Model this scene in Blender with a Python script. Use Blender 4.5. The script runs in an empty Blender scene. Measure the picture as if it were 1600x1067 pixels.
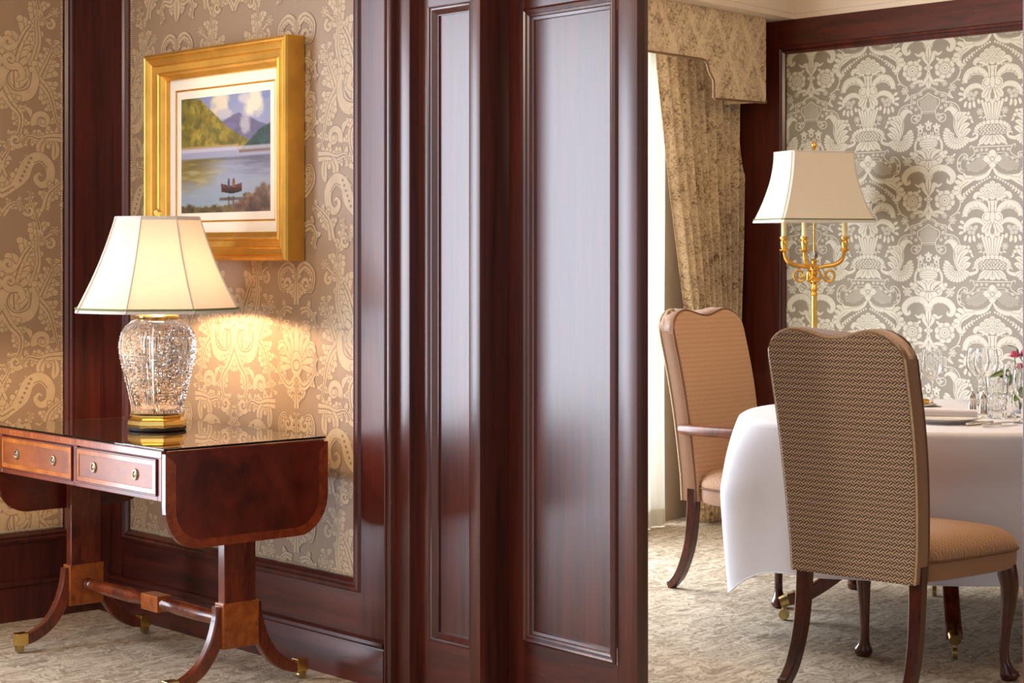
import bpy, bmesh, math, random
import numpy as np
from mathutils import Vector, Matrix

# ------------------------------------------------------------------ camera, world, lights, exposure
SC = bpy.context.scene
COL = SC.collection
F = 2900.0            # focal length in pixels of the 1600 px wide frame
HOR = 396.0           # horizon row
HC = 1.32             # camera height
cam = bpy.data.cameras.new('camera')
cam.sensor_width = 36.0
cam.lens = 36.0 * F / 1600.0
cam.shift_y = -(533.5 - HOR) / 1600.0
cam.clip_start = 0.05
camo = bpy.data.objects.new('camera', cam)
camo.location = (0, 0, HC)
camo.rotation_euler = (math.pi / 2, 0, 0)
COL.objects.link(camo)
SC.camera = camo

W = bpy.data.worlds.new('world'); SC.world = W
W.use_nodes = True
W.node_tree.nodes['Background'].inputs[0].default_value = (0.86, 0.91, 1.0, 1)
W.node_tree.nodes['Background'].inputs[1].default_value = 1.0

SC.view_settings.view_transform = 'Standard'
SC.view_settings.look = 'None'
SC.view_settings.exposure = 0.0
SC.view_settings.gamma = 1.0
SC.view_settings.use_curve_mapping = False

TH = math.atan2(-0.742, 0.670)        # room frame: x axis = a (right, nearer), y axis = b (right, farther)
def RW(a, b, z=0.0):
    return Vector((0.670 * a + 0.742 * b, -0.742 * a + 0.670 * b, z))
def A(px, b):                          # a coordinate of the point at pixel column px on the plane b
    s = (px - 800.0) / F
    Y = b / (0.670 + 0.742 * s)
    return -Y * (0.742 - 0.670 * s)
TW = math.atan2(0.7835, 0.6214)        # window wall frame
OW = Vector((1.236, 9.03, 0))
def WW(x, y, z=0.0):
    return OW + Vector((0.6214 * x - 0.7835 * y, 0.7835 * x + 0.6214 * y, z))

def area_light(name, loc, direction, sx, sy, energy, color, spread=math.pi):
    l = bpy.data.lights.new(name, 'AREA'); l.shape = 'RECTANGLE'
    l.size = sx; l.size_y = sy; l.energy = energy; l.color = color; l.spread = spread
    o = bpy.data.objects.new(name, l); COL.objects.link(o)
    o.location = loc
    o.rotation_euler = Vector(direction).to_track_quat('-Z', 'Y').to_euler()
    return o
def point_light(name, loc, energy, color, radius=0.03):
    l = bpy.data.lights.new(name, 'POINT'); l.energy = energy; l.color = color; l.shadow_soft_size = radius
    o = bpy.data.objects.new(name, l); COL.objects.link(o); o.location = loc
    return o
# daylight in the sitting room's window (left wall, outside the frame)
area_light('daylight_sitting_room', RW(-6.30, 1.52, 1.31), RW(1, 0, 0) - RW(0, 0, 0), 1.28, 2.48, 110, (0.80, 0.87, 1.0))
# daylight in the dining room's window behind the sheers
area_light('daylight_dining_room', WW(-1.35, 0.75, 1.30), WW(0, -1, 0) - WW(0, 0, 0), 2.1, 2.2, 205, (0.86, 0.92, 1.0))
# chandelier over the dining table (above the frame)
point_light('chandelier_light', (1.75, 6.3, 2.30), 34, (1.0, 0.72, 0.44), 0.18)
# warm fill light added to brighten the sitting room (above and left of the frame)
point_light('sitting_room_fill_light', tuple(RW(-3.6, 0.9, 2.35)), 66, (1.0, 0.82, 0.63), 0.15)

# ------------------------------------------------------------------ helpers
def lin(c):
    c = c / 255.0
    return c / 12.92 if c <= 0.04045 else ((c + 0.055) / 1.055) ** 2.4
def RGB(r, g, b): return (lin(r), lin(g), lin(b), 1.0)

def newmat(name):
    m = bpy.data.materials.new(name); m.use_nodes = True
    nt = m.node_tree
    return m, nt, nt.nodes['Principled BSDF']
def N(nt, t, **kw):
    n = nt.nodes.new(t)
    for k, v in kw.items():
        setattr(n, k, v)
    return n
def ramp(nt, fac, stops):
    r = N(nt, 'ShaderNodeValToRGB')
    e = r.color_ramp.elements
    e[0].position, e[0].color = stops[0]
    e[1].position, e[1].color = stops[1]
    for p, c in stops[2:]:
        x = e.new(p); x.color = c
    nt.links.new(fac, r.inputs[0])
    return r.outputs[0]
def coords(nt, scale=(1, 1, 1), rot=(0, 0, 0), kind='Object'):
    tc = N(nt, 'ShaderNodeTexCoord'); mp = N(nt, 'ShaderNodeMapping')
    mp.inputs['Scale'].default_value = scale; mp.inputs['Rotation'].default_value = rot
    nt.links.new(tc.outputs[kind], mp.inputs[0])
    return mp.outputs[0]
def noise(nt, vec, scale, detail=4, rough=0.55, dist=0.0):
    n = N(nt, 'ShaderNodeTexNoise'); nt.links.new(vec, n.inputs['Vector'])
    n.inputs['Scale'].default_value = scale; n.inputs['Detail'].default_value = detail
    n.inputs['Roughness'].default_value = rough; n.inputs['Distortion'].default_value = dist
    return n.outputs['Fac']
def bump(nt, bs, h, strength=0.1, dist=0.002):
    b = N(nt, 'ShaderNodeBump'); b.inputs['Strength'].default_value = strength; b.inputs['Distance'].default_value = dist
    nt.links.new(h, b.inputs['Height']); nt.links.new(b.outputs[0], bs.inputs['Normal'])
def math_n(nt, op, a, b=None, c=None):
    n = N(nt, 'ShaderNodeMath', operation=op)
    for i, x in enumerate((a, b, c)):
        if x is None: continue
        if isinstance(x, (int, float)): n.inputs[i].default_value = x
        else: nt.links.new(x, n.inputs[i])
    return n.outputs[0]
def mixc(nt, fac, c1, c2):
    n = N(nt, 'ShaderNodeMix', data_type='RGBA')
    if isinstance(fac, (int, float)): n.inputs[0].default_value = fac
    else: nt.links.new(fac, n.inputs[0])
    for s, c in ((6, c1), (7, c2)):
        if isinstance(c, tuple): n.inputs[s].default_value = c
        else: nt.links.new(c, n.inputs[s])
    return n.outputs[2]

def plain(name, col, rough=0.5, metal=0.0, spec=0.5, coat=0.0, var=0.0, vscale=8.0, sheen=0.0):
    m, nt, bs = newmat(name)
    bs.inputs['Roughness'].default_value = rough; bs.inputs['Metallic'].default_value = metal
    bs.inputs['Specular IOR Level'].default_value = spec; bs.inputs['Coat Weight'].default_value = coat
    bs.inputs['Sheen Weight'].default_value = sheen
    n = noise(nt, coords(nt), vscale, 3)
    d = tuple(c * (1 - var) for c in col[:3]) + (1,); l = tuple(min(1, c * (1 + var)) for c in col[:3]) + (1,)
    nt.links.new(ramp(nt, n, [(0.3, d), (0.7, l)]), bs.inputs['Base Color'])
    return m
def wood(name, dark, light, scale=(14, 14, 1.2), rough=0.22, coat=0.5, nscale=2.2, figure=0.0, coat_rough=0.12, spec=0.5):
    m, nt, bs = newmat(name)
    v = coords(nt, scale)
    n1 = noise(nt, v, nscale, 6, 0.6, 0.6)
    n2 = noise(nt, coords(nt, tuple(s * 6 for s in scale)), nscale, 3, 0.6)
    mixn = math_n(nt, 'ADD', math_n(nt, 'MULTIPLY', n1, 0.72), math_n(nt, 'MULTIPLY', n2, 0.28))
    if figure:
        f = noise(nt, coords(nt, (1, 1, 1)), figure, 3, 0.6, 1.5)
        mixn = math_n(nt, 'ADD', math_n(nt, 'MULTIPLY', mixn, 0.55), math_n(nt, 'MULTIPLY', f, 0.45))
    mid = tuple((dark[i] * 0.5 + light[i] * 0.5) for i in range(3)) + (1,)
    nt.links.new(ramp(nt, mixn, [(0.33, dark), (0.68, light), (0.5, mid)]), bs.inputs['Base Color'])
    bs.inputs['Roughness'].default_value = rough
    bs.inputs['Specular IOR Level'].default_value = spec
    bs.inputs['Coat Weight'].default_value = coat
    bs.inputs['Coat Roughness'].default_value = coat_rough
    bump(nt, bs, n2, 0.04, 0.001)
    return m
def glassmat(name, col=(1, 1, 1, 1), rough=0.0, ior=1.5):
    m, nt, bs = newmat(name)
    bs.inputs['Base Color'].default_value = col
    bs.inputs['Transmission Weight'].default_value = 1.0
    bs.inputs['Roughness'].default_value = rough; bs.inputs['IOR'].default_value = ior
    return m

class MB:
    """collects verts and faces of one mesh"""
    def __init__(s): s.v = []; s.f = []; s.mi = []; s.cur = 0
    def add(s, vs, fs):
        k = len(s.v); s.v += [tuple(x) for x in vs]
        for f in fs:
            s.f.append(tuple(i + k for i in f)); s.mi.append(s.cur)
        return s
    def box(s, x0, x1, y0, y1, z0, z1):
        vs = [(x, y, z) for z in (z0, z1) for y in (y0, y1) for x in (x0, x1)]
        return s.add(vs, [(0, 2, 3, 1), (4, 5, 7, 6), (0, 1, 5, 4), (2, 6, 7, 3), (0, 4, 6, 2), (1, 3, 7, 5)])
    def bbox(s, x0, x1, y0, y1, z0, z1, r=0.003):
        """box with chamfered edges"""
        vs = []; r = min(r, abs(x1 - x0) * .45, abs(y1 - y0) * .45, abs(z1 - z0) * .45)
        bm = bmesh.new()
        bmesh.ops.create_cube(bm, size=1)
        for w in bm.verts:
            w.co = Vector(((x0 + x1) / 2 + w.co.x * (x1 - x0), (y0 + y1) / 2 + w.co.y * (y1 - y0), (z0 + z1) / 2 + w.co.z * (z1 - z0)))
        bmesh.ops.bevel(bm, geom=bm.edges[:], offset=r, segments=2, affect='EDGES', profile=0.6)
        bm.verts.index_update()
        s.add([w.co[:] for w in bm.verts], [[w.index for w in f.verts] for f in bm.faces]); bm.free()
        return s
    def loft(s, rings, cap0=True, cap1=True, closed=True):
        k = len(rings[0]); vs = [p for r in rings for p in r]; fs = []
        for i in range(len(rings) - 1):
            for j in range(k if closed else k - 1):
                j2 = (j + 1) % k
                fs.append((i * k + j, i * k + j2, (i + 1) * k + j2, (i + 1) * k + j))
        if cap0: fs.append(tuple(range(k - 1, -1, -1)))
        if cap1: fs.append(tuple((len(rings) - 1) * k + j for j in range(k)))
        return s.add(vs, fs)
    def lathe(s, prof, n=32, c=(0, 0, 0), cap0=True, cap1=True, fr=None, ph=0.0):
        rings = []
        for (r, z) in prof:
            ring = []
            for j in range(n):
                t = 2 * math.pi * j / n + ph
                rr = r * (fr(t, z) if fr else 1.0)
                ring.append((c[0] + rr * math.cos(t), c[1] + rr * math.sin(t), c[2] + z))
            rings.append(ring)
        return s.loft(rings, cap0, cap1)
    def tube(s, pts, rad, n=10, up=None, sq=False, caps=True):
        pts = [Vector(p) for p in pts]; rings = []
        if isinstance(rad, (int, float)): rad = [rad] * len(pts)
        prev = None
        for i, p in enumerate(pts):
            d = (pts[min(i + 1, len(pts) - 1)] - pts[max(i - 1, 0)]).normalized()
            if prev is None:
                a = Vector(up) if up else (Vector((0, 0, 1)) if abs(d.z) < 0.9 else Vector((1, 0, 0)))
            else: a = prev
            xx = (a - d * a.dot(d)).normalized(); prev = xx
            yy = d.cross(xx)
            r = rad[i]
            rx, ry = r if isinstance(r, (tuple, list)) else (r, r)
            if sq:
                e = 0.78
                cs = [(1, e), (e, 1), (-e, 1), (-1, e), (-1, -e), (-e, -1), (e, -1), (1, -e)]
            else:
                cs = [(math.cos(2 * math.pi * j / n), math.sin(2 * math.pi * j / n)) for j in range(n)]
            rings.append([p + xx * rx * c + yy * ry * q for c, q in cs])
        return s.loft(rings, caps, caps)
    def sphere(s, c, r, n=14, m=9, sz=1.0):
        return s.lathe([(max(1e-4, r * math.sin(math.pi * i / m)), -r * sz * math.cos(math.pi * i / m)) for i in range(m + 1)], n, c)
    def prism(s, poly, y0, y1, axis='y'):
        """poly in (x,z) extruded along y ; axis z: poly in (x,y) extruded along z"""
        n = len(poly)
        if axis == 'y': vs = [(x, y0, z) for x, z in poly] + [(x, y1, z) for x, z in poly]
        elif axis == 'x': vs = [(y0, x, z) for x, z in poly] + [(y1, x, z) for x, z in poly]
        else: vs = [(x, y, y0) for x, y in poly] + [(x, y, y1) for x, y in poly]
        fs = [tuple(range(n)), tuple(range(2 * n - 1, n - 1, -1))]
        fs += [(i, n + i, n + (i + 1) % n, (i + 1) % n) for i in range(n)]
        return s.add(vs, fs)
    def rectmould(s, x0, x1, z0, z1, prof):
        """mitred moulding running round a rectangle in the xz plane; prof = [(inset, y)], facing -y"""
        rings = [[(x0 + d, y, z0 + d), (x1 - d, y, z0 + d), (x1 - d, y, z1 - d), (x0 + d, y, z1 - d)] for d, y in prof]
        return s.loft(rings, False, False)
    def build(s, name, mat, parent=None, smooth=False, angle=0.6, loc=None, rotz=None):
        me = bpy.data.meshes.new(name)
        me.from_pydata(s.v, [], s.f); 
        mats = mat if isinstance(mat, (list, tuple)) else [mat]
        for m in mats: me.materials.append(m)
        if len(mats) > 1: me.polygons.foreach_set('material_index', s.mi)
        bm = bmesh.new(); bm.from_mesh(me)
        bmesh.ops.recalc_face_normals(bm, faces=bm.faces); bm.to_mesh(me); bm.free()
        if smooth:
            me.polygons.foreach_set('use_smooth', [True] * len(me.polygons))
            try: me.set_sharp_from_angle(angle=angle)
            except Exception: pass
        o = bpy.data.objects.new(name, me); COL.objects.link(o)
        if parent: o.parent = parent
        if loc is not None: o.location = loc
        if rotz is not None: o.rotation_euler = (0, 0, rotz)
        return o

def tag(o, label, cat, group=None):
    o['label'] = label; o['category'] = cat
    if group: o['group'] = group
    return o
def thing(name, label, cat, loc=(0, 0, 0), rotz=0.0, group=None):
    o = bpy.data.objects.new(name, None); COL.objects.link(o)
    o.location = loc; o.rotation_euler = (0, 0, rotz); o.empty_display_size = 0.1
    return tag(o, label, cat, group)
def struct(o, label=None):
    o['kind'] = 'structure'
    if label: o['label'] = label
    return o
def catmull(pts, n=8):
    pts = [tuple(p) for p in pts]
    P = [pts[0]] + pts + [pts[-1]]; out = []
    dim = len(pts[0])
    for i in range(1, len(P) - 2):
        for k in range(n):
            t = k / n
            out.append(tuple(0.5 * ((2 * P[i][d]) + (-P[i - 1][d] + P[i + 1][d]) * t + (2 * P[i - 1][d] - 5 * P[i][d] + 4 * P[i + 1][d] - P[i + 2][d]) * t * t + (-P[i - 1][d] + 3 * P[i][d] - 3 * P[i + 1][d] + P[i + 2][d]) * t ** 3) for d in range(dim)))
    out.append(tuple(pts[-1]))
    return out

# ------------------------------------------------------------------ materials
M = {}
M['panel'] = wood('dark_mahogany_panelling', RGB(42, 11, 8), RGB(96, 34, 20), (16, 16, 1.0), 0.36, 0.40, 2.0, 0, 0.2)
M['door'] = wood('mahogany_door', RGB(42, 11, 8), RGB(98, 36, 23), (18, 18, 0.8), 0.36, 0.85, 2.0, 0, 0.27)
M['panel_h'] = wood('dark_mahogany_rail', RGB(42, 11, 8), RGB(98, 35, 21), (1.2, 16, 14), 0.36, 0.45, 2.0, 0, 0.2)
M['mahog'] = wood('polished_mahogany', RGB(70, 20, 10), RGB(150, 62, 26), (3, 16, 5), 0.30, 0.2, 2.4, 3.0, 0.2)
M['mahog_leg'] = wood('mahogany_leg', RGB(66, 22, 12), RGB(128, 56, 28), (8, 8, 2.5), 0.24, 0.5, 2.4, 0, 0.1)
M['leaf'] = wood('flame_mahogany', RGB(50, 12, 7), RGB(118, 44, 21), (6, 2.2, 1.4), 0.22, 0.5, 2.0, 4.0, 0.1)
M['satin'] = wood('satinwood_veneer', RGB(140, 66, 20), RGB(206, 122, 44), (10, 10, 3), 0.25, 0.5, 2.2, 6.0, 0.1)
M['satin2'] = wood('amber_veneer', RGB(104, 44, 14), RGB(176, 92, 30), (3, 10, 10), 0.32, 0.15, 2.2, 5.0, 0.2)
M['burl'] = wood('burl_veneer', RGB(96, 40, 14), RGB(190, 104, 40), (5, 5, 5), 0.25, 0.5, 3.0, 14.0, 0.1)
M['crossband'] = wood('crossband_veneer', RGB(110, 42, 18), RGB(196, 104, 48), (22, 3, 3), 0.25, 0.5, 2.4, 0, 0.1)
M['chairleg'] = wood('dark_chair_leg', RGB(46, 18, 12), RGB(100, 44, 26), (8, 8, 2), 0.25, 0.4, 2.0, 0, 0.1)
M['brass'] = plain('polished_brass', (0.80, 0.56, 0.18, 1), 0.16, 1.0, var=0.08)
M['oldbrass'] = plain('aged_brass', (0.50, 0.38, 0.16, 1), 0.30, 1.0, var=0.25, vscale=30)
M['gilt'] = plain('gilt_bronze', (0.86, 0.50, 0.12, 1), 0.26, 1.0, var=0.12, vscale=20)
M['giltframe'] = plain('gilded_frame', (0.74, 0.40, 0.075, 1), 0.33, 0.85, var=0.16, vscale=9)
M['knob'] = plain('antique_nickel_knob', (0.40, 0.34, 0.24, 1), 0.28, 1.0, var=0.3, vscale=90)
M['black'] = plain('black_felt', (0.008, 0.007, 0.006, 1), 0.6)
M['glass'] = glassmat('clear_glass')
M['sheet'] = glassmat('table_glass', (0.93, 0.97, 0.95, 1))
M['ceil'] = plain('ceiling_paint', RGB(226, 208, 186), 0.7, var=0.02)
M['white_frame'] = plain('window_frame_paint', RGB(220, 215, 205), 0.5, var=0.02)
M['plaster'] = plain('plaster', RGB(170, 150, 128), 0.8, var=0.03)
M['linen'] = plain('white_table_linen', RGB(228, 230, 242), 0.75, var=0.01, sheen=0.15)
M['china'] = plain('white_china', RGB(236, 230, 222), 0.15, coat=0.4)
M['silver'] = plain('silver_plate', (0.78, 0.74, 0.68, 1), 0.16, 1.0, var=0.05)
M['rose'] = plain('pink_petal', RGB(248, 150, 182), 0.6, var=0.25, vscale=60)
M['leafgreen'] = plain('green_leaf', RGB(70, 116, 44), 0.4, var=0.3, vscale=40)
M['stem'] = plain('green_stem', RGB(74, 104, 48), 0.5, var=0.2)
M['cream_candle'] = plain('cream_candle', RGB(238, 218, 165), 0.4, var=0.03)
M['trim_green'] = plain('sage_green_braid', RGB(122, 132, 88), 0.8, var=0.15, vscale=120)
M['shade_trim'] = plain('white_shade_binding', RGB(216, 212, 208), 0.8, var=0.03)
M['welt'] = plain('brown_welt_cord', RGB(120, 86, 58), 0.8, var=0.2, vscale=160)
M['stitch'] = plain('pale_welt_cord', RGB(208, 184, 150), 0.8, var=0.35, vscale=260)
M['wp_left'] = plain('taupe_silk_wallpaper', RGB(152, 126, 100), 0.42, var=0.03, vscale=2, sheen=0.2)
M['wp_left_print'] = plain('cream_silk_print', RGB(186, 163, 130), 0.36, var=0.09, vscale=26, sheen=0.2)
M['wp_left_line'] = plain('brown_silk_print_line', RGB(136, 110, 86), 0.42, var=0.05, vscale=26)
M['wp_right'] = plain('grey_taupe_damask', RGB(142, 130, 112), 0.42, var=0.03, vscale=2)
M['wp_right_print'] = plain('cream_damask_print', RGB(206, 200, 182), 0.34, var=0.04, vscale=30)
M['wp_right_line'] = plain('taupe_damask_line', RGB(146, 134, 116), 0.42, var=0.03, vscale=30)
M['braid'] = plain('cream_gimp_braid', RGB(186, 168, 142), 0.8, var=0.2, vscale=150)

def shade_mat(name, col, tr=0.5):
    m, nt, bs = newmat(name)
    nt.nodes.remove(bs); out = nt.nodes['Material Output']
    d = N(nt, 'ShaderNodeBsdfDiffuse'); t = N(nt, 'ShaderNodeBsdfTranslucent'); mx = N(nt, 'ShaderNodeMixShader')
    n = noise(nt, coords(nt, (60, 60, 4)), 6, 2)
    c = ramp(nt, n, [(0.3, tuple(x * 0.95 for x in col[:3]) + (1,)), (0.7, col)])
    nt.links.new(c, d.inputs[0]); nt.links.new(c, t.inputs[0])
    mx.inputs[0].default_value = tr
    nt.links.new(d.outputs[0], mx.inputs[1]); nt.links.new(t.outputs[0], mx.inputs[2]); nt.links.new(mx.outputs[0], out.inputs[0])
    return m
M['silk_shade'] = shade_mat('cream_silk_shade', RGB(240, 218, 200), 0.07)
M['silk_shade2'] = shade_mat('ivory_silk_shade', RGB(238, 228, 212), 0.12)
M['sheer'] = shade_mat('cream_sheer', RGB(240, 237, 226), 0.16)

def carpet_mat():
    m, nt, bs = newmat('scrolling_taupe_carpet')
    v = coords(nt, (1, 1, 1))
    w = noise(nt, v, 9, 2, 0.5)
    vm = N(nt, 'ShaderNodeVectorMath', operation='ADD'); 
    cmb = N(nt, 'ShaderNodeCombineXYZ')
    nt.links.new(math_n(nt, 'MULTIPLY', w, 0.22), cmb.inputs[0]); nt.links.new(math_n(nt, 'MULTIPLY', w, 0.30), cmb.inputs[1])
    nt.links.new(v, vm.inputs[0]); nt.links.new(cmb.outputs[0], vm.inputs[1])
    n1 = noise(nt, vm.outputs[0], 24, 3, 0.6, 1.6)
    n2 = noise(nt, v, 220, 2, 0.6)
    n3 = noise(nt, v, 1.6, 2)
    f = math_n(nt, 'ADD', math_n(nt, 'MULTIPLY', n1, 0.8), math_n(nt, 'MULTIPLY', n2, 0.2))
    c = ramp(nt, f, [(0.40, RGB(150, 132, 112)), (0.58, RGB(216, 204, 182)), (0.50, RGB(188, 172, 150))])
    nt.links.new(mixc(nt, math_n(nt, 'MULTIPLY', n3, 0.25), c, RGB(150, 138, 122)), bs.inputs['Base Color'])
    bs.inputs['Roughness'].default_value = 0.95; bs.inputs['Specular IOR Level'].default_value = 0.15
    bump(nt, bs, f, 0.6, 0.006)
    return m
M['carpet'] = carpet_mat()

def fabric(name, ax, d0=(84, 60, 44), d1=(108, 80, 58), l0=(206, 178, 150), l1=(230, 206, 178)):
    """small nested-diamond weave; ax = which two object axes carry the pattern"""
    m, nt, bs = newmat(name)
    tc = N(nt, 'ShaderNodeTexCoord'); sp = N(nt, 'ShaderNodeSeparateXYZ'); nt.links.new(tc.outputs['Object'], sp.inputs[0])
    X, Y = sp.outputs[ax[0]], sp.outputs[ax[1]]
    s = 0.0165
    p = math_n(nt, 'DIVIDE', math_n(nt, 'ADD', X, math_n(nt, 'MULTIPLY', Y, 1.25)), s * 1.4)
    q = math_n(nt, 'DIVIDE', math_n(nt, 'SUBTRACT', X, math_n(nt, 'MULTIPLY', Y, 1.25)), s * 1.4)
    par = math_n(nt, 'FLOORED_MODULO', math_n(nt, 'ADD', math_n(nt, 'FLOOR', p), math_n(nt, 'FLOOR', q)), 2.0)
    sp1 = math_n(nt, 'FRACT', math_n(nt, 'MULTIPLY', p, 2.0)); sp2 = math_n(nt, 'FRACT', math_n(nt, 'MULTIPLY', q, 2.0))
    st = math_n(nt, 'ADD', math_n(nt, 'MULTIPLY', par, sp1), math_n(nt, 'MULTIPLY', math_n(nt, 'SUBTRACT', 1.0, par), sp2))
    line = math_n(nt, 'GREATER_THAN', st, 0.52)
    n = noise(nt, tc.outputs['Object'], 500, 2)
    dark = mixc(nt, n, RGB(*d0), RGB(*d1)); light = mixc(nt, n, RGB(*l0), RGB(*l1))
    nt.links.new(mixc(nt, line, dark, light), bs.inputs['Base Color'])
    bs.inputs['Roughness'].default_value = 0.62; bs.inputs['Sheen Weight'].default_value = 0.3
    bs.inputs['Specular IOR Level'].default_value = 0.35
    bump(nt, bs, math_n(nt, 'ADD', math_n(nt, 'MULTIPLY', line, 0.7), n), 0.35, 0.0012)
    return m
M['fab_back'] = fabric('woven_diamond_fabric_upright', (0, 2))
M['fab_seat'] = fabric('woven_diamond_fabric_flat', (0, 1))
M['fab_lit'] = fabric('tan_lit_weave_upright', (0, 2), (164, 120, 84), (178, 132, 92), (196, 152, 112), (208, 164, 122))  # lit copy of the weave: warm light and sheen-washed contrast put into its colours
M['fab_lit_flat'] = fabric('tan_lit_weave_flat', (0, 1), (156, 112, 76), (170, 124, 86), (192, 148, 106), (204, 160, 118))  # seat version, orange light mixed into the weave colours
M['fab_front'] = plain('tan_woven_fabric', RGB(160, 116, 80), 0.6, var=0.16, vscale=260, sheen=0.3)

def curtain_mat(name, lattice):
    m, nt, bs = newmat(name)
    v = coords(nt, (1, 1, 1))
    n1 = noise(nt, v, 34, 6, 0.72, 2.0)
    n0 = noise(nt, v, 9, 3, 0.6, 0.5)
    f = math_n(nt, 'ADD', math_n(nt, 'MULTIPLY', n1, 0.75), math_n(nt, 'MULTIPLY', n0, 0.25))
    if lattice:
        tc = N(nt, 'ShaderNodeTexCoord'); sp = N(nt, 'ShaderNodeSeparateXYZ'); nt.links.new(tc.outputs['Object'], sp.inputs[0])
        k = 0.235
        a = math_n(nt, 'FRACT', math_n(nt, 'DIVIDE', math_n(nt, 'ADD', sp.outputs[0], math_n(nt, 'MULTIPLY', sp.outputs[2], 0.62)), k))
        b = math_n(nt, 'FRACT', math_n(nt, 'DIVIDE', math_n(nt, 'SUBTRACT', sp.outputs[0], math_n(nt, 'MULTIPLY', sp.outputs[2], 0.62)), k))
        da = math_n(nt, 'LESS_THAN', math_n(nt, 'ABSOLUTE', math_n(nt, 'SUBTRACT', a, 0.5)), 0.09)
        db = math_n(nt, 'LESS_THAN', math_n(nt, 'ABSOLUTE', math_n(nt, 'SUBTRACT', b, 0.5)), 0.09)
        lat = math_n(nt, 'MAXIMUM', da, db)
        f = math_n(nt, 'ADD', f, math_n(nt, 'MULTIPLY', lat, 0.06))
    c = ramp(nt, f, [(0.40, RGB(120, 90, 62)), (0.60, RGB(226, 204, 170)), (0.48, RGB(196, 170, 134))])
    nt.links.new(c, bs.inputs['Base Color'])
    bs.inputs['Roughness'].default_value = 0.6; bs.inputs['Sheen Weight'].default_value = 0.25; bs.inputs['Specular IOR Level'].default_value = 0.3
    bump(nt, bs, n1, 0.15, 0.002)
    return m
M['curtain'] = curtain_mat('foliage_damask_curtain', False)
M['pelmet'] = curtain_mat('foliage_lattice_damask', True)

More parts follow.
